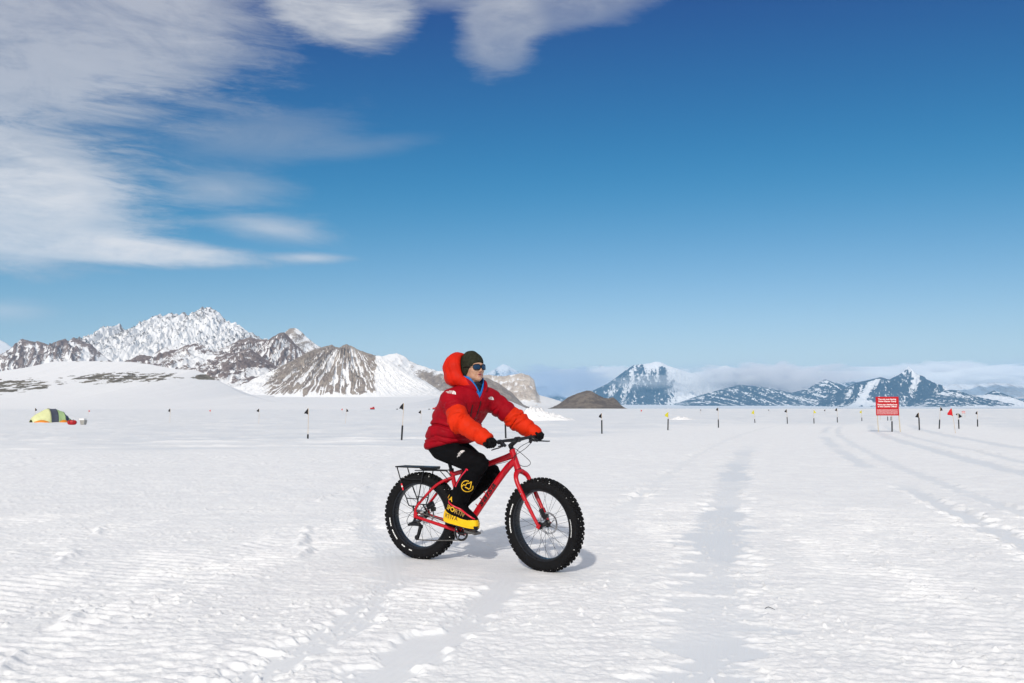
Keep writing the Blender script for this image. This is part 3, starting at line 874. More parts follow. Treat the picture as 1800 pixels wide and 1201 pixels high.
POLES = [
    (-47.54, 85.4, 1.36, 0, 'k', -2, 1, 1.2, 'black pennant on a bare cane standing behind the tent'),
    (-31.37, 78.58, 1.3, 0, 'k', 0, -1, 1.2, 'black pennant on a bare cane, first one right of the red sled bag'),
    (-22.32, 75.56, 1.3, 0, 'k', 0, -1, 1.2, 'black pennant on a bare cane below the brown twin-topped peak'),
    (-8.83, 37.12, 1.32, 0.2, 'k', 0, -1, 1.0, 'tall cane with black pennant and only a short stub of black sleeve'),
    (-14.69, 75.56, 1.3, 0, 'k', 4, 1, 1.1, 'slanting bare cane with narrow black pennant below the rock pyramid'),
    (-35.33, 178.46, 1.3, 0, 'r', 0, -1, 1.5, 'tiny far red pennant next to the slanting cane below the pyramid'),
    (-57.59, 163.6, 1.08, 0, 'r', 0, -1, 1.5, 'tiny far red pennant below the right foot of the snow dome'),
    (-74.68, 151.02, 1.05, 0, 'r', 0, 1, 1.4, 'tiny far red pennant just right of the tent and bags'),
    (-4.6, 35.77, 1.54, 0.61, 'k', 3, -1, 1.05, 'tallest cane, black pennant above a long black sleeve, left of the rider'),
    (-7.73, 72.77, 1.18, 0, 'k', 0, -1, 1.2, 'black pennant on a bare cane close behind the rider\'s back'),
    (-0.27, 37.47, 1.2, 0.63, 'k', -2, -1, 1.0, 'black-sleeved pole standing behind the handlebar and under the far sleeve'),
    (0.82, 72.77, 1.2, 0, 'k', 3, -1, 1.1, 'black pennant by the snow heap, its cane behind the orange sleeve'),
    (4.79, 45.73, 1.06, 0.69, 'k', 0, -1, 1.0, 'black-sleeved pole with black pennant, nearest one right of the rider'),
    (26.85, 178.46, 1.06, 0, 'r', 0, 1, 1.6, 'tiny far red pennant between the brown hill and the first yellow pennant'),
    (9.79, 53.85, 1.09, 0.66, 'y', 2, -1, 1.3, 'yellow pennant drooping onto a tall black sleeve, first yellow right of rider'),
    (14.34, 59.56, 1.38, 0.55, 'k', 0, -1, 0.9, 'black pennant on black-sleeved pole between the first two yellow pennants'),
    (21.42, 75.56, 1.17, 0.37, 'y', -3, -1, 1.4, 'yellow pennant blown left above a short leaning black sleeve'),
    (23.38, 72.77, 1.25, 0.58, 'k', -1, -1, 1.1, 'black pennant on black-sleeved pole between second and third yellow pennants'),
    (25.64, 72.77, 1.18, 0.48, 'y', 0, 1, 1.1, 'third yellow pennant from the rider, hanging narrow above its black sleeve'),
    (29.25, 77.04, 1.35, 0.53, 'k', 0, -1, 1.1, 'black pennant on black-sleeved pole between third and fourth yellow pennants'),
    (34.87, 85.4, 1.13, 0.4, 'y', 0, -1, 1.2, 'yellow pennant nearest to the red sign board'),
    (43.16, 196.3, 1.1, 0, 'k', 0, 1, 1.2, 'tiny far black pennant between the first yellow and its black neighbour'),
    (58.94, 196.3, 1.1, 0, 'k', 0, -1, 1.3, 'tiny far black pennant right of the leaning yellow one'),
    (65.2, 178.46, 1.12, 0, 'k', 5, -1, 1.6, 'small far black pennant right of the third yellow one'),
    (21.78, 49.15, 1.17, 0.58, 'k', 1, -1, 1.0, 'black-sleeved pole standing between the legs of the red sign'),
    (39.15, 89.28, 1.06, 0.47, 'k', 0, 1, 1.0, 'far thin black sleeve seen under the middle of the red sign'),
    (39.48, 89.28, 1.06, 0.47, 'k', 2, 1, 1.0, 'far slanting black sleeve seen under the red sign, close to its neighbour'),
    (24.9, 52.42, 1.06, 0.74, 'k', 0, -1, 1.25, 'stout black-sleeved pole with black pennant, first right of the red sign'),
    (27.98, 56.16, 1.41, 0.59, 'k', 4, 1, 1.0, 'leaning black-sleeved pole with high curled black pennant left of the red flag'),
    (24.2, 46.82, 1.33, 0, 'r', -5, -1, 1.6, 'big red flag on a leaning bare cane right of the red sign'),
    (29.27, 56.16, 1.0, 0.59, 'k', 0, 1, 1.2, 'black-sleeved pole with ragged black pennant just right of the red flag'),
    (33.35, 61.41, 1.12, 0.53, 'k', 1, -1, 0.9, 'rightmost black-sleeved pole with a small black pennant'),
    (38.41, 89.28, 0.83, 0, 'k', 0, 1, 0.5, 'far thin cane behind the left leg of the red sign'),
    (51.05, 98.2, 0.78, 0, 'k', 2, -1, 1.0, 'far cane with small black pennant touching the ragged black one'),
]
for p in POLES:
    pole(*p)


# ------------------------------------------------------------------ red notice board
def build_sign():
    e = empty('notice_board', (21.05, 48.0, 0), rad(-14))
    W, z0, z1 = 0.60, 0.90, 1.95
    MB().box(-W, W, -0.012, 0.012, z0, z1).obj('board', M_red, e, False, bevel=0.006)
    MB().tube([(-W + 0.10, 0.03, -0.12), (-W + 0.04, 0.03, 1.9)], 0.022, 8).obj('leg', M_timber, e)
    MB().tube([(W + 0.04, 0.03, -0.12), (W - 0.06, 0.03, 1.9)], 0.026, 8).obj('leg', M_timber, e)
    rows = [('You are now leaving', 1.81, 0.112), ('Union Glacier Camp', 1.69, 0.112), ('Have you checked out', 1.51, 0.112), ('at the Comms Office?', 1.40, 0.112)]
    for s, z, sz in rows:
        v, f = text_mesh(s, sz, bold=0.003)
        w = max(abs(p[0]) for p in v)
        k = min(1.0, 0.555 / w)
        mesh_obj('lettering', [(p[0] * k, -0.0145, z + p[1] * k) for p in v], f, M_white, e, False)['kind'] = 'stuff'
    rnd = random.Random(4)
    mb = MB()
    for i in range(11):                       # the fine print: rows of words too small to read
        z = 1.235 - i * 0.026
        x = -0.54
        while x < 0.52:
            w = rnd.uniform(0.025, 0.085)
            x1 = min(x + w, 0.54)
            mb.box(x, x1, -0.0142, -0.0122, z - 0.0036, z + 0.0036)
            x = x1 + 0.016
    o = mb.obj('fine_print', M_white, e, False)
    o['kind'] = 'stuff'
    tag(e, 'red notice board with white lettering standing on two pale legs', 'sign')


build_sign()


def build_small_sign():
    e = empty('barrier_sign', (60.9, 115.5, 0), rad(-10))
    for z in (0.66, 0.84):
        MB().box(-0.22, 0.22, -0.015, 0.015, z, z + 0.085).obj('red_board', M_red, e, False)
    MB().box(-0.22, 0.22, -0.012, 0.012, 0.747, 0.838).obj('white_board', M_white, e, False)
    for x in (-0.17, 0.17):
        MB().tube([(x, 0.02, -0.1), (x, 0.02, 0.92)], 0.018, 6).obj('leg', M_timber, e)
    tag(e, 'small far red and white striped board on two legs', 'sign')


build_small_sign()


# ------------------------------------------------------------------ tent and bags
def build_tent():
    M_t = {'lime': plain('pale_lime_nylon', (0.66, 0.68, 0.36), 0.55, var=0.06, scale=3), 'green': plain('light_green_nylon', (0.42, 0.58, 0.27), 0.55, var=0.06, scale=3), 'grey': plain('slate_nylon', (0.075, 0.085, 0.12), 0.55, scale=3), 'orange': plain('orange_valance', (0.80, 0.27, 0.03), 0.6)}
    # tunnel tent: axis points to +x (away to the right), hoops of differing size
    L = 3.35
    ts = np.linspace(0, 1, 41)

    def hoop(t):
        h = 1.34 * (np.sin(np.pi * np.clip(t * 0.80 + 0.10, 0, 1)) ** 0.75)
        h = h * np.interp(t, [0, .06, .4, .8, 1], [.55, .85, 1.0, .95, .60])
        w = 1.05 * np.interp(t, [0, .08, .35, .8, 1], [.40, .75, 1.0, .85, .5])
        return h, w
    e = empty('tunnel_tent', (-42.2, 78.4, 0), rad(48))
    bands = [(0.0, 0.42, 'lime'), (0.42, 0.60, 'grey'), (0.60, 0.80, 'green'), (0.80, 0.90, 'grey'), (0.90, 1.0, 'green')]
    for a, b, c in bands:
        tt = np.linspace(a, b, 9)
        P = np.zeros((9, 25, 3))
        for i, t in enumerate(tt):
            h, w = hoop(t)
            sag = 1 - 0.035 * math.sin(math.pi * (t - a) / (b - a))
            th = np.linspace(0, math.pi, 25)
            P[i, :, 0] = L * (t - 0.5)
            P[i, :, 1] = -w * np.cos(th) * sag
            P[i, :, 2] = np.maximum(-0.05, h * np.sin(th) ** 0.95 * sag) - 0.03
        o = grid_mesh('tent_panel', P, M_t[c], parent=e)
        m = o.modifiers.new('thickness', 'SOLIDIFY'); m.thickness = 0.012
        o['label'] = {'lime': 'pale lime nylon panel', 'grey': 'slate grey nylon panel', 'green': 'light green nylon panel'}[c]
    for t in (0.42, 0.60, 0.80, 0.90):
        h, w = hoop(t)
        th = np.linspace(0, math.pi, 25)
        MB().tube([(L * (t - 0.5), -w * math.cos(a) * 1.0, h * math.sin(a) ** 0.85 - 0.02) for a in th], 0.016, 6).obj('hoop_pole', M_t['grey'], e)
    for t0, t1 in ((0.02, 0.34), (0.62, 0.86)):
        P = np.zeros((2, 16, 3))
        for k, t in enumerate(np.linspace(t0, t1, 16)):
            h, w = hoop(t)
            P[0, k] = (L * (t - 0.5), -w - 0.02, 0.24 * math.sin(math.pi * (k + 2) / 19))
            P[1, k] = (L * (t - 0.5), -w - 0.22, -0.03)
        o = grid_mesh('valance', P, M_t['orange'], parent=e)
        o.modifiers.new('thickness', 'SOLIDIFY').thickness = 0.012
    tag(e, 'lime and slate striped tunnel tent pitched on the snow', 'tent')


build_tent()


def build_bags():
    M_bag = plain('red_duffel_nylon', (0.42, 0.010, 0.015), 0.5)
    M_case = plain('grey_plastic_case', (0.33, 0.33, 0.31), 0.5)
    e = empty('duffel_bag', (-34.75, 67.7, 0), rad(8))
    v, f = [], []
    nx, na = 9, 20
    for i in range(nx):
        t = i / (nx - 1) * 2 - 1
        k = (1 - abs(t) ** 4) ** 0.4 if abs(t) < 1 else 0.35
        for a in range(na):
            an = 2 * math.pi * a / na
            c, s = math.cos(an), math.sin(an)
            v.append((t * 0.34, 0.20 * k * math.copysign(abs(c) ** 0.7, c), 0.19 + 0.19 * k * math.copysign(abs(s) ** 0.7, s)))
    for i in range(nx - 1):
        for a in range(na):
            f.append((i * na + a, i * na + (a + 1) % na, (i + 1) * na + (a + 1) % na, (i + 1) * na + a))
    f += [tuple(range(na - 1, -1, -1)), tuple(range((nx - 1) * na, nx * na))]
    mesh_obj('bag_body', v, f, M_bag, e)
    for x in (-0.14, 0.14):
        MB().tube([(x, -0.21, 0.12), (x, -0.20, 0.30), (x * 0.7, -0.10, 0.41), (x * 0.7, 0.05, 0.40)], 0.014, 6, 4).obj('strap', M_sleeve, e)
    tag(e, 'red duffel bag lying on the snow right of the tent', 'bag')
    e = empty('storage_case', (-34.05, 68.1, 0), rad(-12))
    MB().add([(x * (0.22 if z else 0.16), y * (0.18 if z else 0.14), z * 0.36) for z in (0, 1) for x, y in ((-1, -1), (1, -1), (1, 1), (-1, 1))], box_faces()).obj('case_body', M_case, e, False, bevel=0.02)
    MB().box(-0.30, 0.16, -0.17, 0.17, 0.362, 0.50).obj('lid', M_white, e, False, bevel=0.015)
    tag(e, 'grey tapered case with white top beside the red duffel bag', 'case')


build_bags()


# ------------------------------------------------------------------ far vehicles, sleds, snow heaps
def build_far():
    M_body = plain('red_vehicle_paint', (0.60, 0.03, 0.03), 0.4)
    M_win = plain('vehicle_glass', (0.03, 0.04, 0.05), 0.15)
    for k, (x, y, lab) in enumerate(((-160, 981, 'tiny far red tracked snow vehicle at the foot of the white slope'), (-88.5, 981, 'tiny far red vehicle peeping out behind the rider\'s back'))):
        e = empty('snow_vehicle', (x, y, 0), rad(12))
        MB().box(-2.6, 0.2, -1.1, 1.1, 0.9, 2.1).obj('body', M_body, e, False, bevel=0.1)
        MB().add([(-0.1, -1.1, 0.9), (2.7, -1.1, 0.9), (2.7, 1.1, 0.9), (-0.1, 1.1, 0.9), (0.1, -1.0, 3.0), (2.0, -1.0, 3.0), (2.0, 1.0, 3.0), (0.1, 1.0, 3.0)], box_faces()).obj('cab', M_body, e, False, bevel=0.1)
        MB().box(0.35, 1.9, -1.13, -1.06, 1.9, 2.7).obj('window', M_win, e, False)
        for s in (-0.85, 0.85):
            MB().box(-2.6, 2.6, s - 0.35, s + 0.35, 0.0, 0.9).obj('track', M_sleeve, e, False, bevel=0.25)
        tag(e, lab, 'snow vehicle')
    for x, y, lab in ((-114.5, 853, 'tiny far dark cargo sled left of the tallest cane'), (-82.5, 853, 'tiny far dark cargo sled beside the vehicle behind the rider')):
        e = empty('cargo_sled', (x, y, 0))
        MB().box(-0.9, 0.9, -0.4, 0.4, 0.28, 0.9).obj('load', M_sleeve, e, False, bevel=0.08)
        for s in (-0.35, 0.35):
            MB().tube([(-1.1, s, 0.05), (0.9, s, 0.05), (1.25, s, 0.3)], 0.06, 6).obj('runner', M_sleeve, e)
        for q in (-0.6, 0.6):
            MB().box(q - 0.06, q + 0.06, -0.35, 0.35, 0.06, 0.29).obj('strut', M_sleeve, e, False)
        tag(e, lab, 'sled')
    m, nt, bs = material('heaped_snow')
    bs.inputs['Base Color'].default_value = (0.80, 0.80, 0.81, 1)
    bs.inputs['Roughness'].default_value = 0.8
    g = node(nt, 'ShaderNodeNewGeometry')
    b = node(nt, 'ShaderNodeBump'); b.inputs['Distance'].default_value = 0.3; b.inputs['Strength'].default_value = 0.5
    nt.links.new(noise(nt, g.outputs['Position'], 5.0, 5.0).sock, b.inputs['Height']); nt.links.new(b.outputs[0], bs.inputs['Normal'])
    for (x, y, rx, ry, h, sd_, lab) in ((3.6, 93.5, 4.4, 1.6, 1.35, 3, 'heap of ploughed snow blocks behind the far orange sleeve'), (19.9, 98.2, 2.6, 1.0, 0.42, 9, 'low crumbly snow heap right of the first yellow pennant')):
        u = np.linspace(-1, 1, 110); v = np.linspace(-1, 1, 44)
        V, U = np.meshgrid(v, u, indexing='ij')
        r = np.sqrt(U ** 2 + V ** 2)
        peak = np.exp(-((U + 0.35) / 0.45) ** 2) + 0.35 * np.exp(-((U - 0.35) / 0.4) ** 2)
        z = h * np.clip(peak, 0, 1) * np.clip(1 - r ** 2, 0, 1) ** 0.6 * (1 + 0.35 * fbm(U * 5, V * 4, sd_, 3)) + h * 0.22 * np.maximum(0, fbm(U * 14, V * 8, sd_ + 1, 3)) * np.clip(1.1 - r, 0, 1) - 0.12 - 0.3 * sstep(0.85, 1.2, r)
        P = np.stack([x + U * rx, y + V * ry, z], -1)
        o = grid_mesh('snow_heap', P, m)
        tag(o, lab, 'snow heap')


build_far()


MB().tube([(1.63, 5.62, 0.012), (1.655, 5.625, 0.022), (1.69, 5.60, 0.010)], [0.0015, 0.0028, 0.001], 6, 3).obj('splinter', M_sleeve)
tag(bpy.data.objects['splinter'], 'tiny dark splinter lying on the snow right of the front wheel', 'splinter')


# ------------------------------------------------------------------ bicycle (own axes: x forward, y to its left, z up; origin under the rear hub)
BIKE_LOC, BIKE_RZ = (-0.782, 7.548, -0.006), rad(-28.925)
M_frame = plain('glossy_red_frame_paint', (0.47, 0.002, 0.011), 0.36, var=0.05, coat=0.22)
M_black = plain('satin_black_metal', (0.009, 0.009, 0.011), 0.38, metal=0.0, var=0.2)
M_rubber = plain('black_tyre_rubber', (0.008, 0.008, 0.009), 0.75, var=0.25, scale=60, bump=0.4, bscale=300, spec=0.12)
M_rim = plain('black_rim', (0.010, 0.012, 0.016), 0.30, var=0.15)
M_steel = plain('brushed_steel', (0.55, 0.55, 0.56), 0.32, metal=1.0, var=0.1)
M_spoke = plain('dark_spoke_wire', (0.07, 0.07, 0.075), 0.35, metal=0.6)
M_chain = plain('oiled_chain', (0.16, 0.15, 0.14), 0.4, metal=0.8)
M_decal = plain('white_print', (0.78, 0.78, 0.76), 0.5, var=0.03)
M_ink = plain('black_print', (0.012, 0.012, 0.014), 0.4)
M_reflect = plain('red_reflector', (0.75, 0.03, 0.05), 0.25)

bike = empty('fat_bike', BIKE_LOC, BIKE_RZ)
tag(bike, 'red fat-tyred bicycle with black rear rack ridden across the snow', 'bicycle')
REAR, FRONT = Vector((-0.008, 0, 0.374)), Vector((1.194, 0, 0.374))
axp = Vector((0.899, 0, 0.948))
axd = Vector((-0.048, 0, 0.134)).normalized()
STEER = Matrix.Translation(axp) @ Matrix.Rotation(rad(-10.5), 4, axd) @ Matrix.Translation(-axp)


def wheel(hub, mtx, front):
    mb = MB()
    mb.lathe([(0.287, -0.041), (0.291, -0.036), (0.285, -0.030), (0.281, -0.010), (0.281, 0.010), (0.285, 0.030), (0.291, 0.036), (0.287, 0.041), (0.277, 0.041), (0.271, 0.034), (0.2685, 0.015), (0.2685, -0.015), (0.271, -0.034), (0.277, -0.041)], 96, True)
    rim = mb.obj('wheel', M_rim, bike, mtx=mtx @ Matrix.Translation(hub))
    rim['label'] = 'front wheel' if front else 'rear wheel'
    prof = [(0.284, -0.036), (0.287, -0.044), (0.300, -0.050), (0.318, -0.0545), (0.335, -0.0545), (0.350, -0.049), (0.360, -0.038), (0.3655, -0.02), (0.3672, 0), (0.3655, 0.02), (0.360, 0.038), (0.350, 0.049), (0.335, 0.0545), (0.318, 0.0545), (0.300, 0.050), (0.287, 0.044), (0.284, 0.036), (0.282, 0.0)]
    MB().lathe(prof, 128, True).obj('tyre', M_rubber, rim)
    kb = MB()
    rnd = random.Random(2)
    rows = [(-0.0105, 0.3670, 0, 0.0), (0.0105, 0.3670, 0, 0.5), (-0.0285, 0.3635, -26, 0.55), (0.0285, 0.3635, 26, 0.05), (-0.0445, 0.3545, -46, 0.25), (0.0445, 0.3545, 46, 0.75)]
    N = 58
    for y, r, tilt, ph in rows:
        for k in range(N):
            a = 2 * math.pi * (k + ph) / N
            rd = Vector((math.cos(a), 0, math.sin(a))); tg = Vector((-math.sin(a), 0, math.cos(a))); yy = Vector((0, 1, 0))
            n = (rd * math.cos(rad(tilt)) + yy * math.sin(rad(tilt))).normalized()
            b = n.cross(tg).normalized()
            c = rd * r + yy * y + n * 0.003
            hx, hy, hz = 0.0085 + 0.002 * (k % 2), 0.0068, 0.0075
            v = []
            for kk, sc in ((-1, 1.15), (1, 0.85)):
                for i, j in ((-1, -1), (1, -1), (1, 1), (-1, 1)):
                    v.append(c + tg * hx * sc * i + b * hy * sc * j + n * hz * kk)
            kb.add(v, box_faces())
    o = kb.obj('tread_knobs', M_rubber, rim, False)
    o['kind'] = 'stuff'
    sn = MB()                                   # snow caught between the knobs
    for k in range(64):
        y, r, tilt, ph = rows[rnd.randrange(6)]
        a = 2 * math.pi * (rnd.randrange(N) + ph + 0.5) / N
        rd = Vector((math.cos(a), 0, math.sin(a))); tg = Vector((-math.sin(a), 0, math.cos(a)))
        q = rnd.uniform(0.0012, 0.0030)
        sn.obox(rd * (r + 0.003) + Vector((0, y + rnd.uniform(-0.004, 0.004), 0)), tg * q * rnd.uniform(0.7, 1.5), (0, q * 1.2, 0), rd * q)
    o = sn.obj('caught_snow', M_decal, rim, True)
    o['kind'] = 'stuff'
    w = 0.052 if front else 0.062
    MB().lathe([(0.009, -w - 0.022), (0.014, -w - 0.02), (0.016, -w - 0.005), (0.031, -w - 0.003), (0.031, -w + 0.003), (0.019, -w + 0.012), (0.018, 0), (0.019, w - 0.012), (0.031, w - 0.003), (0.031, w + 0.003), (0.016, w + 0.005), (0.014, w + 0.02), (0.009, w + 0.022)], 28).obj('hub', M_black, rim)
    # 32 crossed spokes share one wire mesh
    unit = None
    for k in range(32):
        s = -1 if k % 2 else 1
        a = 2 * math.pi * k / 32
        off = rad(58) * (1 if (k // 2) % 2 else -1)
        p0 = Vector((0.029 * math.cos(a + off), s * w, 0.029 * math.sin(a + off)))
        p1 = Vector((0.270 * math.cos(a), s * 0.012, 0.270 * math.sin(a)))
        d = p1 - p0
        if unit is None:
            unit = MB().tube([(0, 0, 0), (0, 0, 1)], 0.00125, 5).obj('spoke', M_spoke, rim)
            q = unit
        else:
            q = unit.copy(); link(q, rim)
        q.matrix_local = Matrix.LocRotScale(p0, d.to_track_quat('Z', 'Y'), Vector((1, 1, d.length)))
    # brake disc on the left
    db = MB()
    y = w + 0.014
    R1, R0 = (0.090, 0.075) if front else (0.080, 0.066)
    db.lathe([(R0, y - 0.001), (R1, y - 0.001), (R1, y + 0.001), (R0, y + 0.001)], 48, True)
    for k in range(6):
        a = 2 * math.pi * k / 6
        db.tube([(0.02 * math.cos(a), y, 0.02 * math.sin(a)), (R0 * math.cos(a + 0.5), y, R0 * math.sin(a + 0.5))], 0.0035, 5)
    db.obj('brake_disc', M_steel, rim)
    # printed panels on the sidewall
    for a0, a1 in (((150, 168), (173, 196), (-12, 14)) if front else ((186, 200), (206, 224), (236, 243), (252, 258))):
        pr = MB()
        rnd2 = random.Random(int(a0) + 5)
        a = a0
        while a < a1:
            st = rnd2.uniform(1.5, 4.0)
            b = min(a + st, a1)
            v = []
            for ang in np.linspace(a, b, 4):
                for r, yy in ((0.303, -0.0524), (0.311, -0.0546)):
                    v.append((r * math.cos(rad(ang)), yy, r * math.sin(rad(ang))))
            pr.add(v, [(i * 2, i * 2 + 1, i * 2 + 3, i * 2 + 2) for i in range(3)])
            a = b + 0.5
        pr.obj('sidewall_print', M_decal, rim, False)
    # valve
    va = rad(182 if not front else -10)
    MB().tube([(0.27 * math.cos(va), 0, 0.27 * math.sin(va)), (0.232 * math.cos(va), 0, 0.222 * math.sin(va))], 0.003, 6).obj('valve', M_steel, rim)
    return rim


rw = wheel(REAR, Matrix.Identity(4), False)
fw = wheel(FRONT, STEER, True)

# cassette on the rear hub
cs = MB()
for k, r in enumerate((0.056, 0.050, 0.044, 0.039, 0.034, 0.029, 0.025, 0.022)):
    y = -0.050 - 0.0042 * k
    cs.lathe([(0.016, y - 0.001), (r, y - 0.001), (r, y + 0.001), (0.016, y + 0.001)], 40, True)
o = cs.obj('cassette', M_steel, rw); o['kind'] = 'stuff'

# frame
fb = MB()
fb.tube([(0.892, 0, 0.966), (0.903, 0, 0.936), (0.935, 0, 0.847), (0.951, 0, 0.802)], [0.0255, 0.0245, 0.0265, 0.029], 18, 3)
fb.tube([(0.900, 0, 0.922), (0.82, 0, 0.892), (0.60, 0, 0.822), (0.312, 0, 0.742)], [0.031, 0.026, 0.0215, 0.019], 16, 4)
fb.tube([(0.925, 0, 0.873), (0.868, 0, 0.832), (0.785, 0, 0.737), (0.66, 0, 0.576), (0.54, 0, 0.415), (0.445, 0, 0.275)], [0.028, 0.029, 0.0285, 0.0275, 0.0265, 0.026], 18, 5)
fb.tube([(0.296, 0, 0.782), (0.44, 0, 0.262)], [0.0195, 0.019], 16)
fb.tube([(0.44, -0.052, 0.262), (0.44, 0.052, 0.262)], 0.024, 18)
for s in (-1, 1):
    fb.tube([(0.318, s * 0.010, 0.715), (0.25, s * 0.040, 0.688), (0.17, s * 0.068, 0.635), (0.07, s * 0.084, 0.535), (0.005, s * 0.092, 0.462), (-0.010, s * 0.093, 0.420), (-0.006, s * 0.093, 0.380)], [0.0125, 0.0125, 0.012, 0.0115, 0.011, 0.011, 0.011], 12, 5)
    fb.tube([(-0.006, s * 0.093, 0.372), (0.06, s * 0.092, 0.358), (0.22, s * 0.083, 0.322), (0.36, s * 0.058, 0.286), (0.425, s * 0.034, 0.268)], [0.011, 0.0125, 0.0145, 0.0155, 0.015], 12, 5)
    fb.obox((-0.006, s * 0.094, 0.382), (0.017, 0, 0), (0, 0.005, 0), (0, 0, 0.030))
fb.tube([(0.17, -0.066, 0.636), (0.185, 0, 0.648), (0.17, 0.066, 0.636)], 0.009, 8, 3)
frame = fb.obj('frame', M_frame, bike)
bolts = MB()
for x, z in ((0.648, 0.590), (0.608, 0.537), (0.568, 0.483)):
    bolts.tube([(x, 0, z), (x - 0.0235, 0, z + 0.018)], 0.0042, 8)
o = bolts.obj('bottle_bolts', M_frame, frame); o['kind'] = 'stuff'
MB().tube([(0.300, 0, 0.768), (0.295, 0, 0.788)], 0.0225, 16).obj('seat_clamp', M_black, bike)
MB().tube([(0.300, 0, 0.768), (0.252, 0, 0.905)], 0.0148, 14).obj('seat_post', M_black, bike)
MB().lathe([(0.026, 0.0), (0.031, 0.002), (0.031, 0.012), (0.026, 0.014)], 24, True).obj('headset_ring', M_black, bike, mtx=Matrix.Translation((0.9535, 0, 0.795)) @ Vector((0, 1, 0)).rotation_difference(axd).to_matrix().to_4x4())

# down-tube lettering wrapped on the round tube
d0, d1 = Vector((0.54, 0, 0.415)), Vector((0.785, 0, 0.737))
du = (d1 - d0).normalized(); dn = Vector((-du.z, 0, du.x))
v, f = text_mesh('salsa', 0.120, bold=0.003, shear=0.25, spacing=1.05, fine=0.007)
ctr = d0 + (d1 - d0) * 0.53
vv = []
for a, b in v:
    b = b * 0.56 + 0.002
    r = 0.0286
    ang = b / r
    vv.append(ctr + du * a * 1.0 + dn * (r * math.sin(ang)) + Vector((0, -1, 0)) * (r * math.cos(ang) + 0.0012))
mesh_obj('lettering', vv, f, M_ink, frame, False)['kind'] = 'stuff'
# top-tube cable guides under the tube
MB().tube([(0.86, -0.010, 0.868), (0.80, -0.012, 0.852), (0.70, -0.012, 0.826), (0.55, -0.012, 0.784)], 0.0022, 6, 3).obj('cable', M_ink, bike)

# saddle
sv, sf = [], []
secs = [(0.115, 0.055, 0.018, 0.930), (0.135, 0.078, 0.026, 0.932), (0.18, 0.078, 0.030, 0.930), (0.24, 0.052, 0.028, 0.926), (0.31, 0.026, 0.026, 0.924), (0.37, 0.020, 0.022, 0.920), (0.385, 0.012, 0.012, 0.916)]
for x, w, h, z in secs:
    for k in range(16):
        a = 2 * math.pi * k / 16
        sv.append((x, w * math.cos(a), z + h * math.sin(a) * (1 if math.sin(a) > 0 else 0.7)))
for i in range(len(secs) - 1):
    for k in range(16):
        sf.append((i * 16 + k, i * 16 + (k + 1) % 16, (i + 1) * 16 + (k + 1) % 16, (i + 1) * 16 + k))
sf += [tuple(range(15, -1, -1)), tuple(range(96, 112))]
sad = mesh_obj('saddle', sv, sf, M_black, bike)
for s in (-0.022, 0.022):
    MB().tube([(0.15, s, 0.915), (0.20, s, 0.900), (0.30, s, 0.898), (0.35, s * 0.6, 0.912)], 0.0035, 6, 4).obj('rail', M_steel, sad)

# fork (turned with the front wheel)
kb = MB()
kb.tube([(0.955, 0, 0.800), (0.962, 0, 0.780)], 0.030, 16)
for s in (-1, 1):
    kb.tube([(0.960, s * 0.008, 0.792), (0.966, s * 0.040, 0.780), (0.985, s * 0.074, 0.750), (1.008, s * 0.084, 0.700), (1.050, s * 0.084, 0.625), (1.118, s * 0.078, 0.505), (1.192, s * 0.072, 0.378)], [0.023, 0.0215, 0.0195, 0.0185, 0.0175, 0.0155, 0.0125], 14, 5)
    kb.obox((1.195, s * 0.072, 0.372), (0.013, 0, -0.008), (0, 0.006, 0), (0.009, 0, 0.016))
fork = kb.obj('fork', M_frame, bike, mtx=STEER)
for z, x in ((0.625, 1.050), (0.565, 1.084), (0.505, 1.118)):
    MB().tube([(x, -0.098, z), (x, -0.104, z)], 0.005, 8).obj('bolt', M_steel, fork)
cal = MB()
cal.obox((1.135, 0.078, 0.455), (0.016, 0, -0.03), (0, 0.018, 0), (0.020, 0, 0.010))
cal.obox((1.165, 0.070, 0.425), (0.012, 0, -0.012), (0, 0.022, 0), (0.014, 0, 0.014))
cal.obj('brake_caliper', M_black, fork, False, bevel=0.005)
cal = MB()
cal.obox((0.035, 0.072, 0.455), (0.030, 0, 0.018), (0, 0.020, 0), (-0.012, 0, 0.022))
cal.obox((0.065, 0.072, 0.425), (0.018, 0, 0.0), (0, 0.020, 0), (0, 0, 0.018))
cal.obj('brake_caliper', M_black, bike, False, bevel=0.005)

# cockpit
MB().tube([(0.895, 0, 0.960), (0.880, 0, 1.003)], 0.0185, 16).obj('spacer', M_black, bike)
st = MB()
st.tube([(0.886, 0, 0.985), (0.878, 0, 1.010)], 0.021, 16)
st.tube([(0.880, 0, 0.998), (0.952, 0, 1.047)], [0.019, 0.017], 14)
st.tube([(0.955, -0.024, 1.050), (0.955, 0.024, 1.050)], 0.0235, 16)
st.obj('stem', M_black, bike, mtx=STEER)
bar = MB().tube([(0.918, -0.375, 1.046), (0.928, -0.30, 1.048), (0.945, -0.15, 1.053), (0.955, -0.05, 1.050), (0.955, 0.05, 1.050), (0.945, 0.15, 1.053), (0.928, 0.30, 1.048), (0.918, 0.375, 1.046)], [0.0112, 0.0112, 0.0125, 0.0158, 0.0158, 0.0125, 0.0112, 0.0112], 14, 5).obj('handlebar', M_black, bike, mtx=STEER)
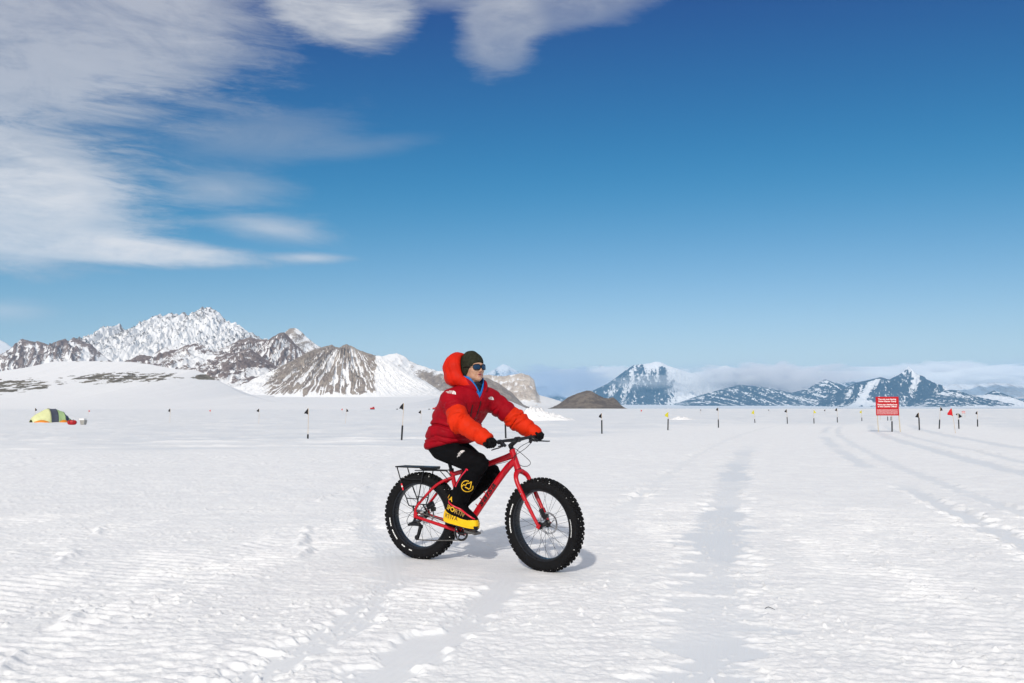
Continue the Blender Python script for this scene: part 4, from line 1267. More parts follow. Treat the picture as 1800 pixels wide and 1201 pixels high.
for s in (-1, 1):
    MB().tube([(0.917, s * 0.378, 1.046), (0.929, s * 0.255, 1.048)], 0.0165, 14).obj('grip', M_rubber, bar)
    lv = MB()
    lv.tube([(0.940, s * 0.205, 1.046), (0.968, s * 0.215, 1.030), (0.985, s * 0.235, 1.020)], [0.014, 0.015, 0.011], 10, 4)
    lv.tube([(0.985, s * 0.232, 1.020), (1.000, s * 0.28, 1.014), (0.993, s * 0.345, 1.006), (1.000, s * 0.385, 1.003)], [0.0075, 0.0065, 0.0065, 0.0055], 8, 4, 0.7)
    lv.tube([(0.935, s * 0.19, 1.049), (0.935, s * 0.222, 1.048)], 0.0185, 14)
    lv.obj('brake_lever', M_black, bike, mtx=STEER)
    sh = MB()
    sh.tube([(0.95, s * 0.185, 1.032), (0.962, s * 0.165, 1.012)], [0.016, 0.012], 10)
    sh.tube([(0.955, s * 0.178, 1.018), (0.915, s * 0.205, 1.012)], [0.006, 0.005], 8)
    sh.obj('shifter', M_black, bike, mtx=STEER)
for pts in ([(1.015, 0.22, 1.022), (1.03, 0.13, 1.035), (1.01, 0.02, 1.015), (0.965, -0.02, 0.975), (0.945, -0.032, 0.920), (0.930, -0.034, 0.880)],
            [(0.99, 0.16, 1.018), (1.04, 0.06, 1.020), (1.02, -0.01, 0.975), (0.955, -0.03, 0.930), (0.91, -0.03, 0.895)],
            [(0.955, -0.17, 1.008), (0.985, -0.10, 0.975), (1.03, -0.03, 0.915), (1.055, 0.02, 0.865), (1.03, 0.03, 0.835), (0.985, 0.02, 0.830), (0.955, 0.0, 0.85)]):
    MB().tube(pts, 0.0025, 6, 6).obj('cable', M_ink, bike)
MB().tube([(0.985, 0.03, 0.80), (1.01, 0.075, 0.70), (1.06, 0.070, 0.57), (1.125, 0.075, 0.47)], 0.0025, 6, 5).obj('cable', M_ink, bike)

# crank set
BB = Vector((0.44, 0, 0.262))
rg = MB()
rg.lathe([(0.050, -0.066), (0.060, -0.0665), (0.0665, -0.0655), (0.0665, -0.062), (0.060, -0.061), (0.050, -0.0615)], 56, True, BB)
for k in range(4):
    a = rad(45 + 90 * k + 12)
    rg.tube([BB + Vector((0.012 * math.cos(a), -0.068, 0.012 * math.sin(a))), BB + Vector((0.053 * math.cos(a), -0.065, 0.053 * math.sin(a)))], [0.011, 0.007], 8, 0, 0.6)
rg.obj('chainring', M_black, bike)
bt = MB()
for k in range(4):
    a = rad(45 + 90 * k + 12)
    c = BB + Vector((0.050 * math.cos(a), 0, 0.050 * math.sin(a)))
    bt.tube([c + Vector((0, -0.068, 0)), c + Vector((0, -0.073, 0))], 0.0055, 8)
o = bt.obj('ring_bolts', M_steel, bike); o['kind'] = 'stuff'
cr = rad(8)
PR = BB + Vector((0.172 * math.cos(cr), -0.098, 0.172 * math.sin(cr)))
PL = BB + Vector((-0.172 * math.cos(cr), 0.098, -0.172 * math.sin(cr)))
MB().tube([BB + Vector((-0.01, -0.080, 0)), BB + Vector((0.02, -0.086, 0.003)), PR], [0.018, 0.016, 0.011], 12, 3, 0.65).obj('crank_arm', M_black, bike)
MB().tube([BB + Vector((0.01, 0.075, 0)), BB + Vector((-0.02, 0.086, -0.003)), PL], [0.018, 0.016, 0.011], 12, 3, 0.65).obj('crank_arm', M_black, bike)
for P, s in ((PR, -1), (PL, 1)):
    pd = MB()
    c = P + Vector((0.0, s * 0.062, 0.008))
    pd.tube([P, P + Vector((0, s * 0.11, 0))], 0.008, 8)
    for q in (-0.048, 0.048):
        pd.obox(c + Vector((q * math.cos(0.2), 0, -q * math.sin(0.2))), (0.006, 0, 0), (0, 0.045, 0), (0, 0, 0.010))
    for q in (-0.043, 0, 0.043):
        pd.obox(c + Vector((0, q, 0)), (0.048, 0, -0.0095), (0, 0.004, 0), (0, 0, 0.008))
    pd.obj('pedal', M_chain, bike, False)
# chain
ch = MB()
cl = [(0.42, -0.0635, 0.200), (0.2, -0.075, 0.183), (0.005, -0.090, 0.178)]
ch.tube(cl, 0.0042, 6, 6, 1.3)
ch.tube([(0.445, -0.0635, 0.328), (0.2, -0.072, 0.372), (0.01, -0.078, 0.408)], 0.0042, 6, 6, 1.3)
ch.lathe([(0.0655, -0.066), (0.0695, -0.066), (0.0695, -0.061), (0.0655, -0.061)], 56, True, BB)
o = ch.obj('chain', M_chain, bike); o['kind'] = 'stuff'
# rear mech
mech = MB()
mech.tube([(-0.006, -0.098, 0.362), (-0.022, -0.106, 0.322)], [0.010, 0.012], 10)
mech.tube([(-0.070, -0.112, 0.300), (-0.030, -0.112, 0.312), (0.052, -0.108, 0.312)], [0.010, 0.017, 0.016], 10, 3)
mech.tube([(-0.030, -0.112, 0.322), (0.015, -0.116, 0.338), (0.050, -0.110, 0.318)], [0.008, 0.010, 0.009], 8, 3)
for y in (-0.100, -0.080):
    mech.obox((0.030, y, 0.243), (0.022, 0, 0.062), (0, 0.0015, 0), (0.010, 0, -0.004))
mech.obj('rear_derailleur', M_black, bike)
for c, r in (((0.048, -0.09, 0.292), 0.020), ((0.006, -0.09, 0.196), 0.022)):
    MB().lathe([(0.004, -0.004), (r, -0.003), (r, 0.003), (0.004, 0.004)], 20, True, c).obj('pulley', M_black, bike)
MB().tube([(-0.072, -0.112, 0.300), (-0.085, -0.11, 0.34), (-0.055, -0.10, 0.40), (0.0, -0.096, 0.455), (0.09, -0.10, 0.56)], 0.0025, 6, 6).obj('cable', M_ink, bike)

# rack
rk = MB()
for s in (-1, 1):
    y = 0.075 * s
    rk.tube([(-0.222, y, 0.786), (-0.188, y, 0.692), (-0.150, y, 0.585), (-0.118, y, 0.522), (-0.098, y, 0.474), (-0.080, y, 0.460), (-0.024, y, 0.460), (-0.008, y, 0.474), (0.006, y, 0.523), (0.036, y, 0.661), (0.062, y, 0.780)], 0.0052, 8, 4)
    rk.tube([(-0.120, y, 0.524), (0.004, y, 0.522)], 0.0045, 8)
    rk.tube([(-0.187, y, 0.694), (-0.08, y, 0.688), (0.04, y, 0.694)], 0.0045, 8)
    rk.tube([(-0.050, y, 0.462), (-0.012, y * 1.2, 0.395)], [0.007, 0.010], 8)
    rk.tube([(-0.05, y * 0.66, 0.765), (0.135, y * 0.66, 0.770), (0.272, y * 0.66, 0.772), (0.320, y * 0.4, 0.735)], 0.0042, 8)
    rk.tube([(0.215, y * 0.66, 0.770), (0.285, y * 0.5, 0.700)], 0.0042, 8)
rack = rk.obj('rack', M_black, bike)
dk = MB()
for y in (-0.068, 0.068):
    dk.tube([(-0.245, y, 0.792), (0.135, y, 0.794)], 0.0065, 8)
for x in (-0.245, 0.06, 0.10, 0.135):
    dk.tube([(x, -0.068, 0.792), (x, 0.068, 0.792)], 0.0055, 8)
dk.obox((0.075, 0, 0.788), (0.065, 0, 0), (0, 0.062, 0), (0, 0, 0.011))
dk.obox((-0.10, 0, 0.790), (0.145, 0, 0), (0, 0.026, 0), (0, 0, 0.006))
dk.obj('deck', M_black, rack)
MB().tube([(-0.172, -0.0775, 0.648), (-0.152, -0.0775, 0.592)], 0.0068, 8).obj('reflector', M_reflect, rack)
MB().tube([(-0.166, -0.0790, 0.631), (-0.161, -0.0790, 0.617)], 0.0066, 8).obj('reflector_band', M_decal, rack)


# ------------------------------------------------------------------ rider: surfaces grown from distance fields, in the bicycle's axes
import openvdb as vdb


def sdf_mesh(name, fn, lo, hi, res, mat, parent=None, split=None):
    lo = np.array(lo, np.float32); hi = np.array(hi, np.float32)
    n = np.ceil((hi - lo) / res).astype(int) + 1
    g = [np.linspace(lo[i], lo[i] + res * (n[i] - 1), n[i], dtype=np.float32) for i in range(3)]
    # look coarsely first, then only where the surface can be
    k = 4
    gc = [np.append(a[::k], a[-1]) if (len(a) - 1) % k else a[::k] for a in g]
    dc = fn(*np.meshgrid(*gc, indexing='ij')).astype(np.float32)
    near = np.abs(dc) < res * k * 1.9 + 0.012
    pad = np.zeros_like(near)
    for ix in (-1, 0, 1):
        for iy in (-1, 0, 1):
            for iz in (-1, 0, 1):
                pad |= np.roll(near, (ix, iy, iz), (0, 1, 2))
    ci = [np.minimum((np.arange(m) + k // 2) // k, len(c) - 1) for m, c in zip(n, gc)]
    sel = pad[np.ix_(*ci)]
    d = dc[np.ix_(*ci)].copy()
    i0, i1, i2 = np.nonzero(sel)
    d[sel] = fn(g[0][i0], g[1][i1], g[2][i2])
    gr = vdb.FloatGrid(1.0)
    gr.copyFromArray(np.ascontiguousarray(d))
    v, q = gr.convertToQuads(0.0)
    v = v * res + lo
    q = np.asarray(q)
    if len(q) and split is None:
        return _quads(name, v, q, mat, parent)
    c = v[q].mean(1)
    k = split(c)
    out = []
    for i, (nm, mt, pr) in enumerate(zip(name, mat, parent)):
        out.append(_quads(nm, v, q[k == i], mt, pr))
    return out


def _quads(name, v, q, mat, parent):
    u, inv = np.unique(q.reshape(-1), return_inverse=True)
    v = v[u]; q = inv.reshape(-1, 4)
    a = v[q]
    vol = np.einsum('ij,ij->i', a[:, 0], np.cross(a[:, 1] - a[:, 0], a[:, 2] - a[:, 0])).sum()
    if vol < 0:
        q = q[:, ::-1]
    me = bpy.data.meshes.new(name)
    me.vertices.add(len(v)); me.vertices.foreach_set('co', v.reshape(-1).astype(np.float32))
    me.loops.add(q.size); me.loops.foreach_set('vertex_index', np.ascontiguousarray(q).reshape(-1).astype(np.int32))
    me.polygons.add(len(q)); me.polygons.foreach_set('loop_start', np.arange(0, q.size, 4, dtype=np.int32))
    me.polygons.foreach_set('use_smooth', np.ones(len(q), bool))
    me.update(calc_edges=True)
    me.validate()
    me.materials.append(mat)
    return link(bpy.data.objects.new(name, me), parent)


def smin(a, b, k):
    h = np.clip(0.5 + 0.5 * (b - a) / k, 0, 1)
    return b + (a - b) * h - k * h * (1 - h)


def smax(a, b, k):
    return -smin(-a, -b, k)


def caps(x, y, z, a, b, ra, rb, want_t=False):
    a = np.array(a, np.float32); b = np.array(b, np.float32)
    d = b - a
    t = np.clip(((x - a[0]) * d[0] + (y - a[1]) * d[1] + (z - a[2]) * d[2]) / (d @ d), 0, 1)
    r = np.sqrt((x - a[0] - t * d[0]) ** 2 + (y - a[1] - t * d[1]) ** 2 + (z - a[2] - t * d[2]) ** 2) - (ra + (rb - ra) * t)
    return (r, t) if want_t else r


def ellip(x, y, z, c, r):
    u, v, w = (x - c[0]) / r[0], (y - c[1]) / r[1], (z - c[2]) / r[2]
    k0 = np.sqrt(u * u + v * v + w * w) + 1e-6
    k1 = np.sqrt((u / r[0]) ** 2 + (v / r[1]) ** 2 + (w / r[2]) ** 2) + 1e-6
    return k0 * (k0 - 1) / k1


def n3(x, y, z, f, s):
    """cheap 3-D wobble from two 2-D noises"""
    return 0.5 * (perlin(x * f + z * f * 0.37, y * f + 3.1, s) + perlin(z * f, x * f * 0.7 - y * f * 0.7, s + 3))


person = empty('person', BIKE_LOC, BIKE_RZ)
tag(person, 'cyclist in a red and orange down jacket, dark beanie and sunglasses', 'person')
M_jred = plain('crimson_down_nylon', (0.29, 0.001, 0.008), 0.62, var=0.12, scale=9, bump=0.5, bscale=60, spec=0.12)
M_jorange = plain('orange_red_down_nylon', (0.60, 0.024, 0.003), 0.62, var=0.08, scale=9, bump=0.5, bscale=60, spec=0.12)
M_trouser = plain('black_softshell', (0.005, 0.005, 0.006), 0.85, var=0.3, scale=14, bump=0.4, bscale=120, spec=0.06)
M_gaiter = plain('black_gaiter_cloth', (0.004, 0.004, 0.005), 0.8, var=0.3, scale=14, bump=0.3, bscale=140, spec=0.06)
M_yellow = plain('yellow_boot_rubber', (0.86, 0.50, 0.004), 0.38, var=0.05)
M_yprint = plain('yellow_print', (0.80, 0.46, 0.02), 0.5, var=0.05)
M_gold = plain('dull_gold_print', (0.33, 0.20, 0.05), 0.5, var=0.1)
M_redtrim = plain('red_trim', (0.62, 0.008, 0.030), 0.4)
M_glove = plain('black_fleece_glove', (0.008, 0.008, 0.009), 0.9, var=0.3, bump=0.5, bscale=160, spec=0.06)
M_beanie = plain('dark_olive_knit', (0.026, 0.027, 0.018), 0.9, var=0.25, scale=50, bump=0.8, bscale=220, spec=0.06)
M_navy = plain('navy_fleece', (0.010, 0.014, 0.028), 0.85, var=0.3, bump=0.4, bscale=150)
M_blue = plain('bright_blue_lining', (0.010, 0.16, 0.50), 0.5)
M_shade = plain('black_glasses_frame', (0.010, 0.010, 0.012), 0.25)
M_lens = plain('blue_mirror_lens', (0.035, 0.075, 0.14), 0.08, metal=0.85, var=0.1)
M_sole = plain('black_boot_sole', (0.010, 0.010, 0.011), 0.6)
M_white_l = plain('white_emblem', (0.78, 0.76, 0.74), 0.6, var=0.03)
M_zip = plain('black_zip', (0.008, 0.008, 0.009), 0.5)


def skin_material():
    m, nt, bs = material('skin')
    t = node(nt, 'ShaderNodeTexCoord')
    n = noise(nt, t.outputs['Object'], 22.0, 4.0)
    base = mixc(nt, n.smooth(0.3, 0.7), (0.44, 0.235, 0.145), (0.54, 0.31, 0.205))
    at = node(nt, 'ShaderNodeAttribute', attribute_name='lip')
    base = mixc(nt, X(nt, at.outputs['Fac']), base, (0.36, 0.135, 0.115))
    nt.links.new(base, bs.inputs['Base Color'])
    bs.inputs['Roughness'].default_value = 0.48
    bs.inputs['Subsurface Weight'].default_value = 0.12
    bs.inputs['Subsurface Radius'].default_value = (0.010, 0.004, 0.002)
    return m


# --- head (own axes: face towards +x), then set on the neck
HEAD = Matrix.Translation((0.517, -0.005, 1.645)) @ Matrix.Rotation(rad(-21), 4, 'Z') @ Matrix.Rotation(rad(-5), 4, 'Y')


def head_sdf(x, y, z):
    ay = np.abs(y)
    d = ellip(x, y, z, (-0.006, 0, 0.022), (0.098, 0.076, 0.096))
    d = smin(d, ellip(x, y, z, (0.030, 0, -0.045), (0.060, 0.057, 0.066)), 0.030)
    d = smin(d, ellip(x, ay, z, (0.050, 0.034, -0.022), (0.034, 0.031, 0.032)), 0.022)
    d = smin(d, ellip(x, y, z, (0.066, 0, -0.094), (0.024, 0.026, 0.022)), 0.026)
    d = smin(d, ellip(x, ay, z, (0.020, 0.045, -0.072), (0.040, 0.018, 0.026)), 0.026)
    d = smin(d, ellip(x, ay, z, (0.078, 0.026, 0.022), (0.016, 0.030, 0.012)), 0.014)
    d = smax(d, -ellip(x, ay, z, (0.100, 0.031, 0.001), (0.018, 0.018, 0.012)), 0.014)
    d = smin(d, caps(x, y, z, (0.086, 0, 0.014), (0.106, 0, -0.028), 0.0085, 0.0115), 0.012)
    d = smin(d, ellip(x, ay, z, (0.093, 0.0115, -0.034), (0.013, 0.0085, 0.008)), 0.008)
    d = smin(d, ellip(x, y, z, (0.084, 0, -0.0555), (0.014, 0.023, 0.0075)), 0.007)
    d = smin(d, ellip(x, y, z, (0.082, 0, -0.0705), (0.014, 0.020, 0.0085)), 0.007)
    d = smax(d, -ellip(x, y, z, (0.098, 0, -0.0625), (0.016, 0.019, 0.0026)), 0.004)
    d = smin(d, caps(x, y, z, (-0.010, 0, -0.060), (-0.035, 0, -0.175), 0.056, 0.060), 0.025)
    d = smin(d, ellip(x, y, z, (-0.05, 0, -0.235), (0.085, 0.16, 0.055)), 0.05)
    return d


body = sdf_mesh('body', head_sdf, (-0.15, -0.18, -0.30), (0.135, 0.18, 0.13), 0.0032, skin_material(), person)
body.matrix_local = HEAD
co = np.zeros(len(body.data.vertices) * 3, np.float32)
body.data.vertices.foreach_get('co', co)
co = co.reshape(-1, 3)
lip = (1 - sstep(0.75, 1.1, np.sqrt((co[:, 1] / 0.024) ** 2 + ((co[:, 2] + 0.0630) / 0.0155) ** 2))) * (co[:, 0] > 0.07)
at = body.data.attributes.new('lip', 'FLOAT', 'POINT'); at.data.foreach_set('value', lip.astype(np.float32))


def beanie_sdf(x, y, z):
    d = ellip(x, y, z, (-0.014, 0, 0.040), (0.113, 0.090, 0.104))
    d = smin(d, ellip(x, y, z, (-0.040, 0, 0.110), (0.050, 0.045, 0.040)), 0.05)
    d = smin(d, ellip(x, y, z, (-0.045, 0, -0.035), (0.072, 0.083, 0.066)), 0.04)
    d = d + 0.0035 * np.sin(60 * x + 26 * z + 5 * n3(x, y, z, 14, 41)) * sstep(0.06, -0.08, x) + 0.004 * n3(x, y, z, 18, 43)
    cut = (0.050 - 0.95 * (0.100 - x)) - z          # rim runs from brow down to the nape
    return smax(d, cut, 0.008)


bn = sdf_mesh('beanie', beanie_sdf, (-0.17, -0.13, -0.14), (0.13, 0.13, 0.19), 0.0035, M_beanie, person)
bn.matrix_local = HEAD


# --- sunglasses
def superell(w, h, n=36, p=2.8):
    out = []
    for k in range(n):
        a = 2 * math.pi * k / n
        c, s = math.cos(a), math.sin(a)
        out.append((w * math.copysign(abs(c) ** (2 / p), c), h * math.copysign(abs(s) ** (2 / p), s) * (1.0 if s > 0 else 1.08)))
    return out


def on_face(u, v, r):
    a = u / 0.088
    return (0.012 + r * math.cos(a) * 0.98, r * math.sin(a), v + 0.002)


fr = MB()
for s in (-1, 1):
    inn, out = superell(0.0265, 0.0185), superell(0.0325, 0.0245)
    n = len(inn)
    v = []
    for ring, r in ((inn, 0.101), (out, 0.101), (out, 0.094), (inn, 0.094)):
        v += [on_face(s * 0.0345 + p[0], p[1], r) for p in ring]
    f = []
    for q in range(4):
        for k in range(n):
            f.append((q * n + k, q * n + (k + 1) % n, ((q + 1) % 4) * n + (k + 1) % n, ((q + 1) % 4) * n + k))
    fr.add(v, f)
    fr.tube([on_face(s * 0.064, 0.008, 0.098), (0.045, s * 0.087, 0.010), (-0.02, s * 0.088, 0.008)], 0.0042, 8, 4, 0.6)
fr.tube([on_face(-0.008, 0.006, 0.100), on_face(0, 0.008, 0.101), on_face(0.008, 0.006, 0.100)], 0.0042, 8)
glasses = fr.obj('sunglasses', M_shade, person, mtx=HEAD)
for s in (-1, 1):
    ring = superell(0.0272, 0.0192)
    n = len(ring)
    v = [on_face(s * 0.0345, 0, 0.1010)] + [on_face(s * 0.0345 + p[0] * q, p[1] * q, 0.1010 - 0.0015 * q) for q in (0.5, 1.0) for p in ring]
    f = [(0, 1 + k, 1 + (k + 1) % n) for k in range(n)] + [(1 + k, 1 + n + k, 1 + n + (k + 1) % n, 1 + (k + 1) % n) for k in range(n)]
    mesh_obj('lens', v, f, M_lens, glasses)

# --- down jacket
ZS = [0.90, 0.97, 1.05, 1.13, 1.20, 1.28, 1.36, 1.42, 1.47, 1.53]
CX = [0.255, 0.265, 0.287, 0.322, 0.352, 0.388, 0.430, 0.458, 0.478, 0.495]
AA = [0.178, 0.186, 0.194, 0.198, 0.198, 0.196, 0.186, 0.165, 0.130, 0.080]
BB_ = [0.212, 0.224, 0.236, 0.240, 0.243, 0.245, 0.238, 0.215, 0.165, 0.090]
YW = [0, 0, -2, -5, -8, -11, -14, -15, -15, -15]
ARM = {-1: ((0.425, -0.190, 1.375), (0.575, -0.310, 1.195), (0.858, -0.312, 1.046)), 1: ((0.560, 0.180, 1.390), (0.770, 0.300, 1.205), (0.975, 0.318, 1.066))}


def arm_sdf(x, y, z, s):
    sh, el, wr = ARM[s]
    d1, t1 = caps(x, y, z, sh, el, 0.095, 0.086, True)
    d2, t2 = caps(x, y, z, el, wr, 0.086, 0.060, True)
    d = smin(d1, d2, 0.035)
    L1 = np.linalg.norm(np.subtract(el, sh)); L2 = np.linalg.norm(np.subtract(wr, el))
    s_ = np.where(d1 < d2, t1 * L1, L1 + t2 * L2)
    return d, s_, L1, L2


def jacket_fields(x, y, z):
    cx = np.interp(z, ZS, CX).astype(np.float32); a = np.interp(z, ZS, AA).astype(np.float32); b = np.interp(z, ZS, BB_).astype(np.float32)
    yw = np.radians(np.interp(z, ZS, YW)).astype(np.float32)
    u = (x - cx) * np.cos(yw) + y * np.sin(yw)
    v = -(x - cx) * np.sin(yw) + y * np.cos(yw)
    e = 2.3
    r = ((np.abs(u) / a) ** e + (np.abs(v) / b) ** e) ** (1 / e)
    d = (r - 1) * np.minimum(a, b) * 0.95
    # baffles: rounded rolls between stitched lines that sag towards the front
    w = z + 0.10 * (u - 0.0) + 0.035 * n3(x, y, z, 5, 51)
    roll = np.abs(np.sin(np.pi * (w - 0.955) / 0.082)) ** 0.32
    low = sstep(1.42, 1.28, z)
    gate = 0.25 + 0.75 * sstep(-0.25, 0.3, n3(x, y, z, 4.5, 55))
    d = d - 0.014 * (roll - 0.7) * (0.25 + 0.75 * low) * gate - 0.009 * n3(x, y, z, 8, 53) - 0.005 * n3(x, y, z, 21, 57)
    # deep creases towards the waist, as the body bends
    cr = np.exp(-((w - 1.135 + 0.10 * v) / 0.009) ** 2) * 0.018 + np.exp(-((w - 1.045) / 0.009) ** 2) * 0.012 * sstep(0.1, -0.12, u)
    d = d + cr
    # folds: sharp creases where the stitched rolls meet, each broken along its length
    for w0, dep, sl, sd_ in ((1.000, 0.013, 0.10, 1), (1.082, 0.015, -0.08, 2), (1.165, 0.014, 0.22, 3), (1.232, 0.013, 0.28, 4), (1.305, 0.008, 0.15, 5)):
        ww = w - w0 + sl * v + 0.012 * perlin(u * 9, v * 9, 500 + sd_)
        d = d + dep * np.exp(-np.abs(ww) / 0.0075) * sstep(-0.30, 0.10, perlin(u * 4 + sd_, v * 4, 510 + sd_))
    return d, u, v


def jacket_sdf(x, y, z):
    d, u, v = jacket_fields(x, y, z)
    hem = (0.945 + 0.20 * (x - 0.10)) - z
    d = smax(d, hem, 0.030)
    d = smax(d, z - 1.50, 0.03)
    d = smax(d, np.where(u > 0.02, (z - 1.380) * 0.62 - np.abs(v), -1.0), 0.010)
    for s in (-1, 1):
        da, t, L1, L2 = arm_sdf(x, y, z, s)
        q = t + 0.030 * n3(x, y, z, 8, 60 + s) + 0.03 * (z - 1.2)
        roll = np.abs(np.sin(np.pi * q / 0.078)) ** 0.32
        gate = 0.2 + 0.8 * sstep(-0.25, 0.3, n3(x, y, z, 5.5, 58 + s))
        da = da - 0.013 * (roll - 0.7) * gate - 0.008 * n3(x, y, z, 10, 63 + s) - 0.005 * n3(x, y, z, 24, 68 + s)
        for k_, t0 in enumerate((0.09, 0.165, 0.235, 0.30, 0.375, 0.455)):
            ww = t - t0 + 0.20 * (z - 1.2) * (1 if k_ % 2 else -0.6) + 0.020 * perlin(x * 9 + k_, z * 9 + y * 5, 530 + k_)
            da = da + 0.013 * np.exp(-np.abs(ww) / 0.007) * sstep(-0.30, 0.12, perlin(x * 5 + 3 * k_, z * 5 - y * 4, 540 + k_ + s))
        bend = np.exp(-((t - L1) / 0.05) ** 2)
        da = da + bend * 0.010 * np.sin(95 * t + 9 * n3(x, y, z, 7, 66))
        # cuff: cut square at the wrist
        wr = np.array(ARM[s][2]); el = np.array(ARM[s][1])
        ax = (wr - el) / np.linalg.norm(wr - el)
        cut = (x - wr[0]) * ax[0] + (y - wr[1]) * ax[1] + (z - wr[2]) * ax[2] - 0.004
        da = smax(da, cut, 0.022)
        d = smin(d, da, 0.030 + 0.045 * sstep(0.10, 0.0, t))
    return d


def jacket_split(c):
    x, y, z = c[:, 0], c[:, 1], c[:, 2]
    k = np.zeros(len(c), int)
    dt = jacket_fields(x, y, z)[0]
    for i, s in ((1, -1), (2, 1)):
        d, t, L1, L2 = arm_sdf(x, y, z, s)
        sh, el, wr = (np.array(p) for p in ARM[s])
        # seam slants across the upper arm
        seam = L1 * (0.70 if s < 0 else 0.62) + 0.05 * np.sin(3 * y) - 0.12 * (z - 1.25) * 0
        k[(t > seam) & (d < 0.045) & (d < dt + 0.02)] = i
    return k


parts = sdf_mesh(['jacket', 'sleeve', 'sleeve'], jacket_sdf, (0.0, -0.46, 0.88), (1.06, 0.46, 1.56), 0.0058, [M_jred, M_jorange, M_jorange], [person, None, None], jacket_split)
jacket = parts[0]
for o in parts[1:]:
    o.parent = jacket
    o['label'] = 'orange lower sleeve'


def hood_sdf(x, y, z):
    d = ellip(x, y, z, (0.372, -0.004, 1.655), (0.124, 0.150, 0.127))
    d = smin(d, ellip(x, y, z, (0.390, 0, 1.560), (0.115, 0.150, 0.075)), 0.05)
    # rim roll round the back of the beanie
    d = d - 0.009 * np.abs(np.sin(np.pi * (x + 0.35 * z + 0.02 * n3(x, y, z, 6, 72)) / 0.085)) ** 0.4 - 0.008 * n3(x, y, z, 10, 71) - 0.005 * n3(x, y, z, 24, 74)
    hx = 0.525
    cav = ellip(x, y, z, (0.52, 0, 1.645), (0.140, 0.098, 0.150))
    d = smax(d, -cav, 0.02)
    face = (x - 0.455) - 0.25 * (1.65 - z)
    d = smax(d, face, 0.03)
    # collar running forward round the neck
    cxx, czz = 0.500, 1.490
    rr = np.sqrt(((x - cxx) / 0.98) ** 2 + (y * 0.95) ** 2)
    zc = czz + 0.035 - 0.33 * (x - cxx)
    col = np.sqrt((rr - 0.112) ** 2 + ((z - zc) * 0.55) ** 2) - 0.026
    vee = (z - 1.380) * 0.62 - np.abs(y + 0.26 * (x - cxx))
    col = smax(col, np.where(x > cxx, vee, -1.0), 0.012)
    return smin(d, col + 0.004 * n3(x, y, z, 16, 73), 0.025)


def hood_split(c):
    x, y, z = c[:, 0], c[:, 1], c[:, 2]
    return ((z < 1.500) | ((x > 0.50 + 0.6 * (1.60 - z)) & (z < 1.60)) | (y > 0.06) & (z < 1.56)).astype(int)


M_hood = plain('red_orange_hood_nylon', (0.56, 0.015, 0.004), 0.62, var=0.1, scale=9, bump=0.5, bscale=60, spec=0.12)
hd = sdf_mesh(['hood', 'collar'], hood_sdf, (0.20, -0.20, 1.40), (0.66, 0.20, 1.82), 0.005, [M_hood, M_jred], [jacket, jacket], hood_split)
hd[0]['label'] = 'orange padded hood pushed back'


def ring_sdf(rad_, th, z0, z1, cx, tilt, vee_w):
    def fn(x, y, z):
        rr = np.sqrt((x - cx) ** 2 + (y * 0.98) ** 2)
        zz = z + tilt * (x - cx)
        d = np.abs(rr - rad_ - 0.10 * (zz - z0) * 0) - th
        d = smax(d, np.maximum(z0 - zz, zz - z1), 0.006)
        if vee_w:
            d = smax(d, np.where(x > cx, (z - 1.380) * 0.62 - vee_w - np.abs(y + 0.26 * (x - cx)), -1.0), 0.006)
        return d
    return fn


sdf_mesh('blue_collar', ring_sdf(0.090, 0.006, 1.40, 1.578, 0.508, 0.10, 0.034), (0.38, -0.13, 1.36), (0.64, 0.13, 1.62), 0.004, M_blue, jacket)
sdf_mesh('neck_gaiter', lambda x, y, z: smax(np.sqrt((x - 0.516 - 0.15 * (z - 1.5)) ** 2 + y * y) - 0.072 - 0.10 * np.clip(1.5 - z, 0, 0.1) - 0.004 * np.sin(150 * z + 6 * n3(x, y, z, 20, 81)), np.maximum(1.36 - z, z - 1.535 - 0.10 * (0.512 - x)), 0.012), (0.40, -0.11, 1.34), (0.64, 0.11, 1.59), 0.004, M_navy, person)

# --- trousers
LEG = {-1: ((0.265, -0.100, 0.965), (0.662, -0.165, 0.850), (0.475, -0.142, 0.545)), 1: ((0.265, 0.100, 0.965), (0.612, 0.130, 0.745), (0.285, 0.130, 0.500))}


def leg_sdf(x, y, z, s, r=(0.104, 0.084, 0.080, 0.066)):
    hp, kn, an = LEG[s]
    d1, t1 = caps(x, y, z, hp, kn, r[0], r[1], True)
    d2, t2 = caps(x, y, z, kn, an, r[2], r[3], True)
    return d1, d2, t1, t2


def trousers_sdf(x, y, z):
    d = ellip(x, y, z, (0.235, 0, 0.985), (0.155, 0.165, 0.105))
    for s in (-1, 1):
        d1, d2, t1, t2 = leg_sdf(x, y, z, s)
        dl = smin(d1, d2, 0.03)
        kn = np.array(LEG[s][1])
        rk = np.sqrt((x - kn[0]) ** 2 + (y - kn[1]) ** 2 + (z - kn[2]) ** 2)
        dl = dl + 0.005 * np.sin(70 * (x * 0.5 - z) + 8 * n3(x, y, z, 7, 91)) * np.exp(-(rk / 0.16) ** 2) + 0.008 * n3(x, y, z, 10, 93)
        d = smin(d, dl, 0.035)
    return d


trousers = sdf_mesh('trousers', trousers_sdf, (0.05, -0.29, 0.42), (0.82, 0.26, 1.11), 0.0065, M_trouser, person)


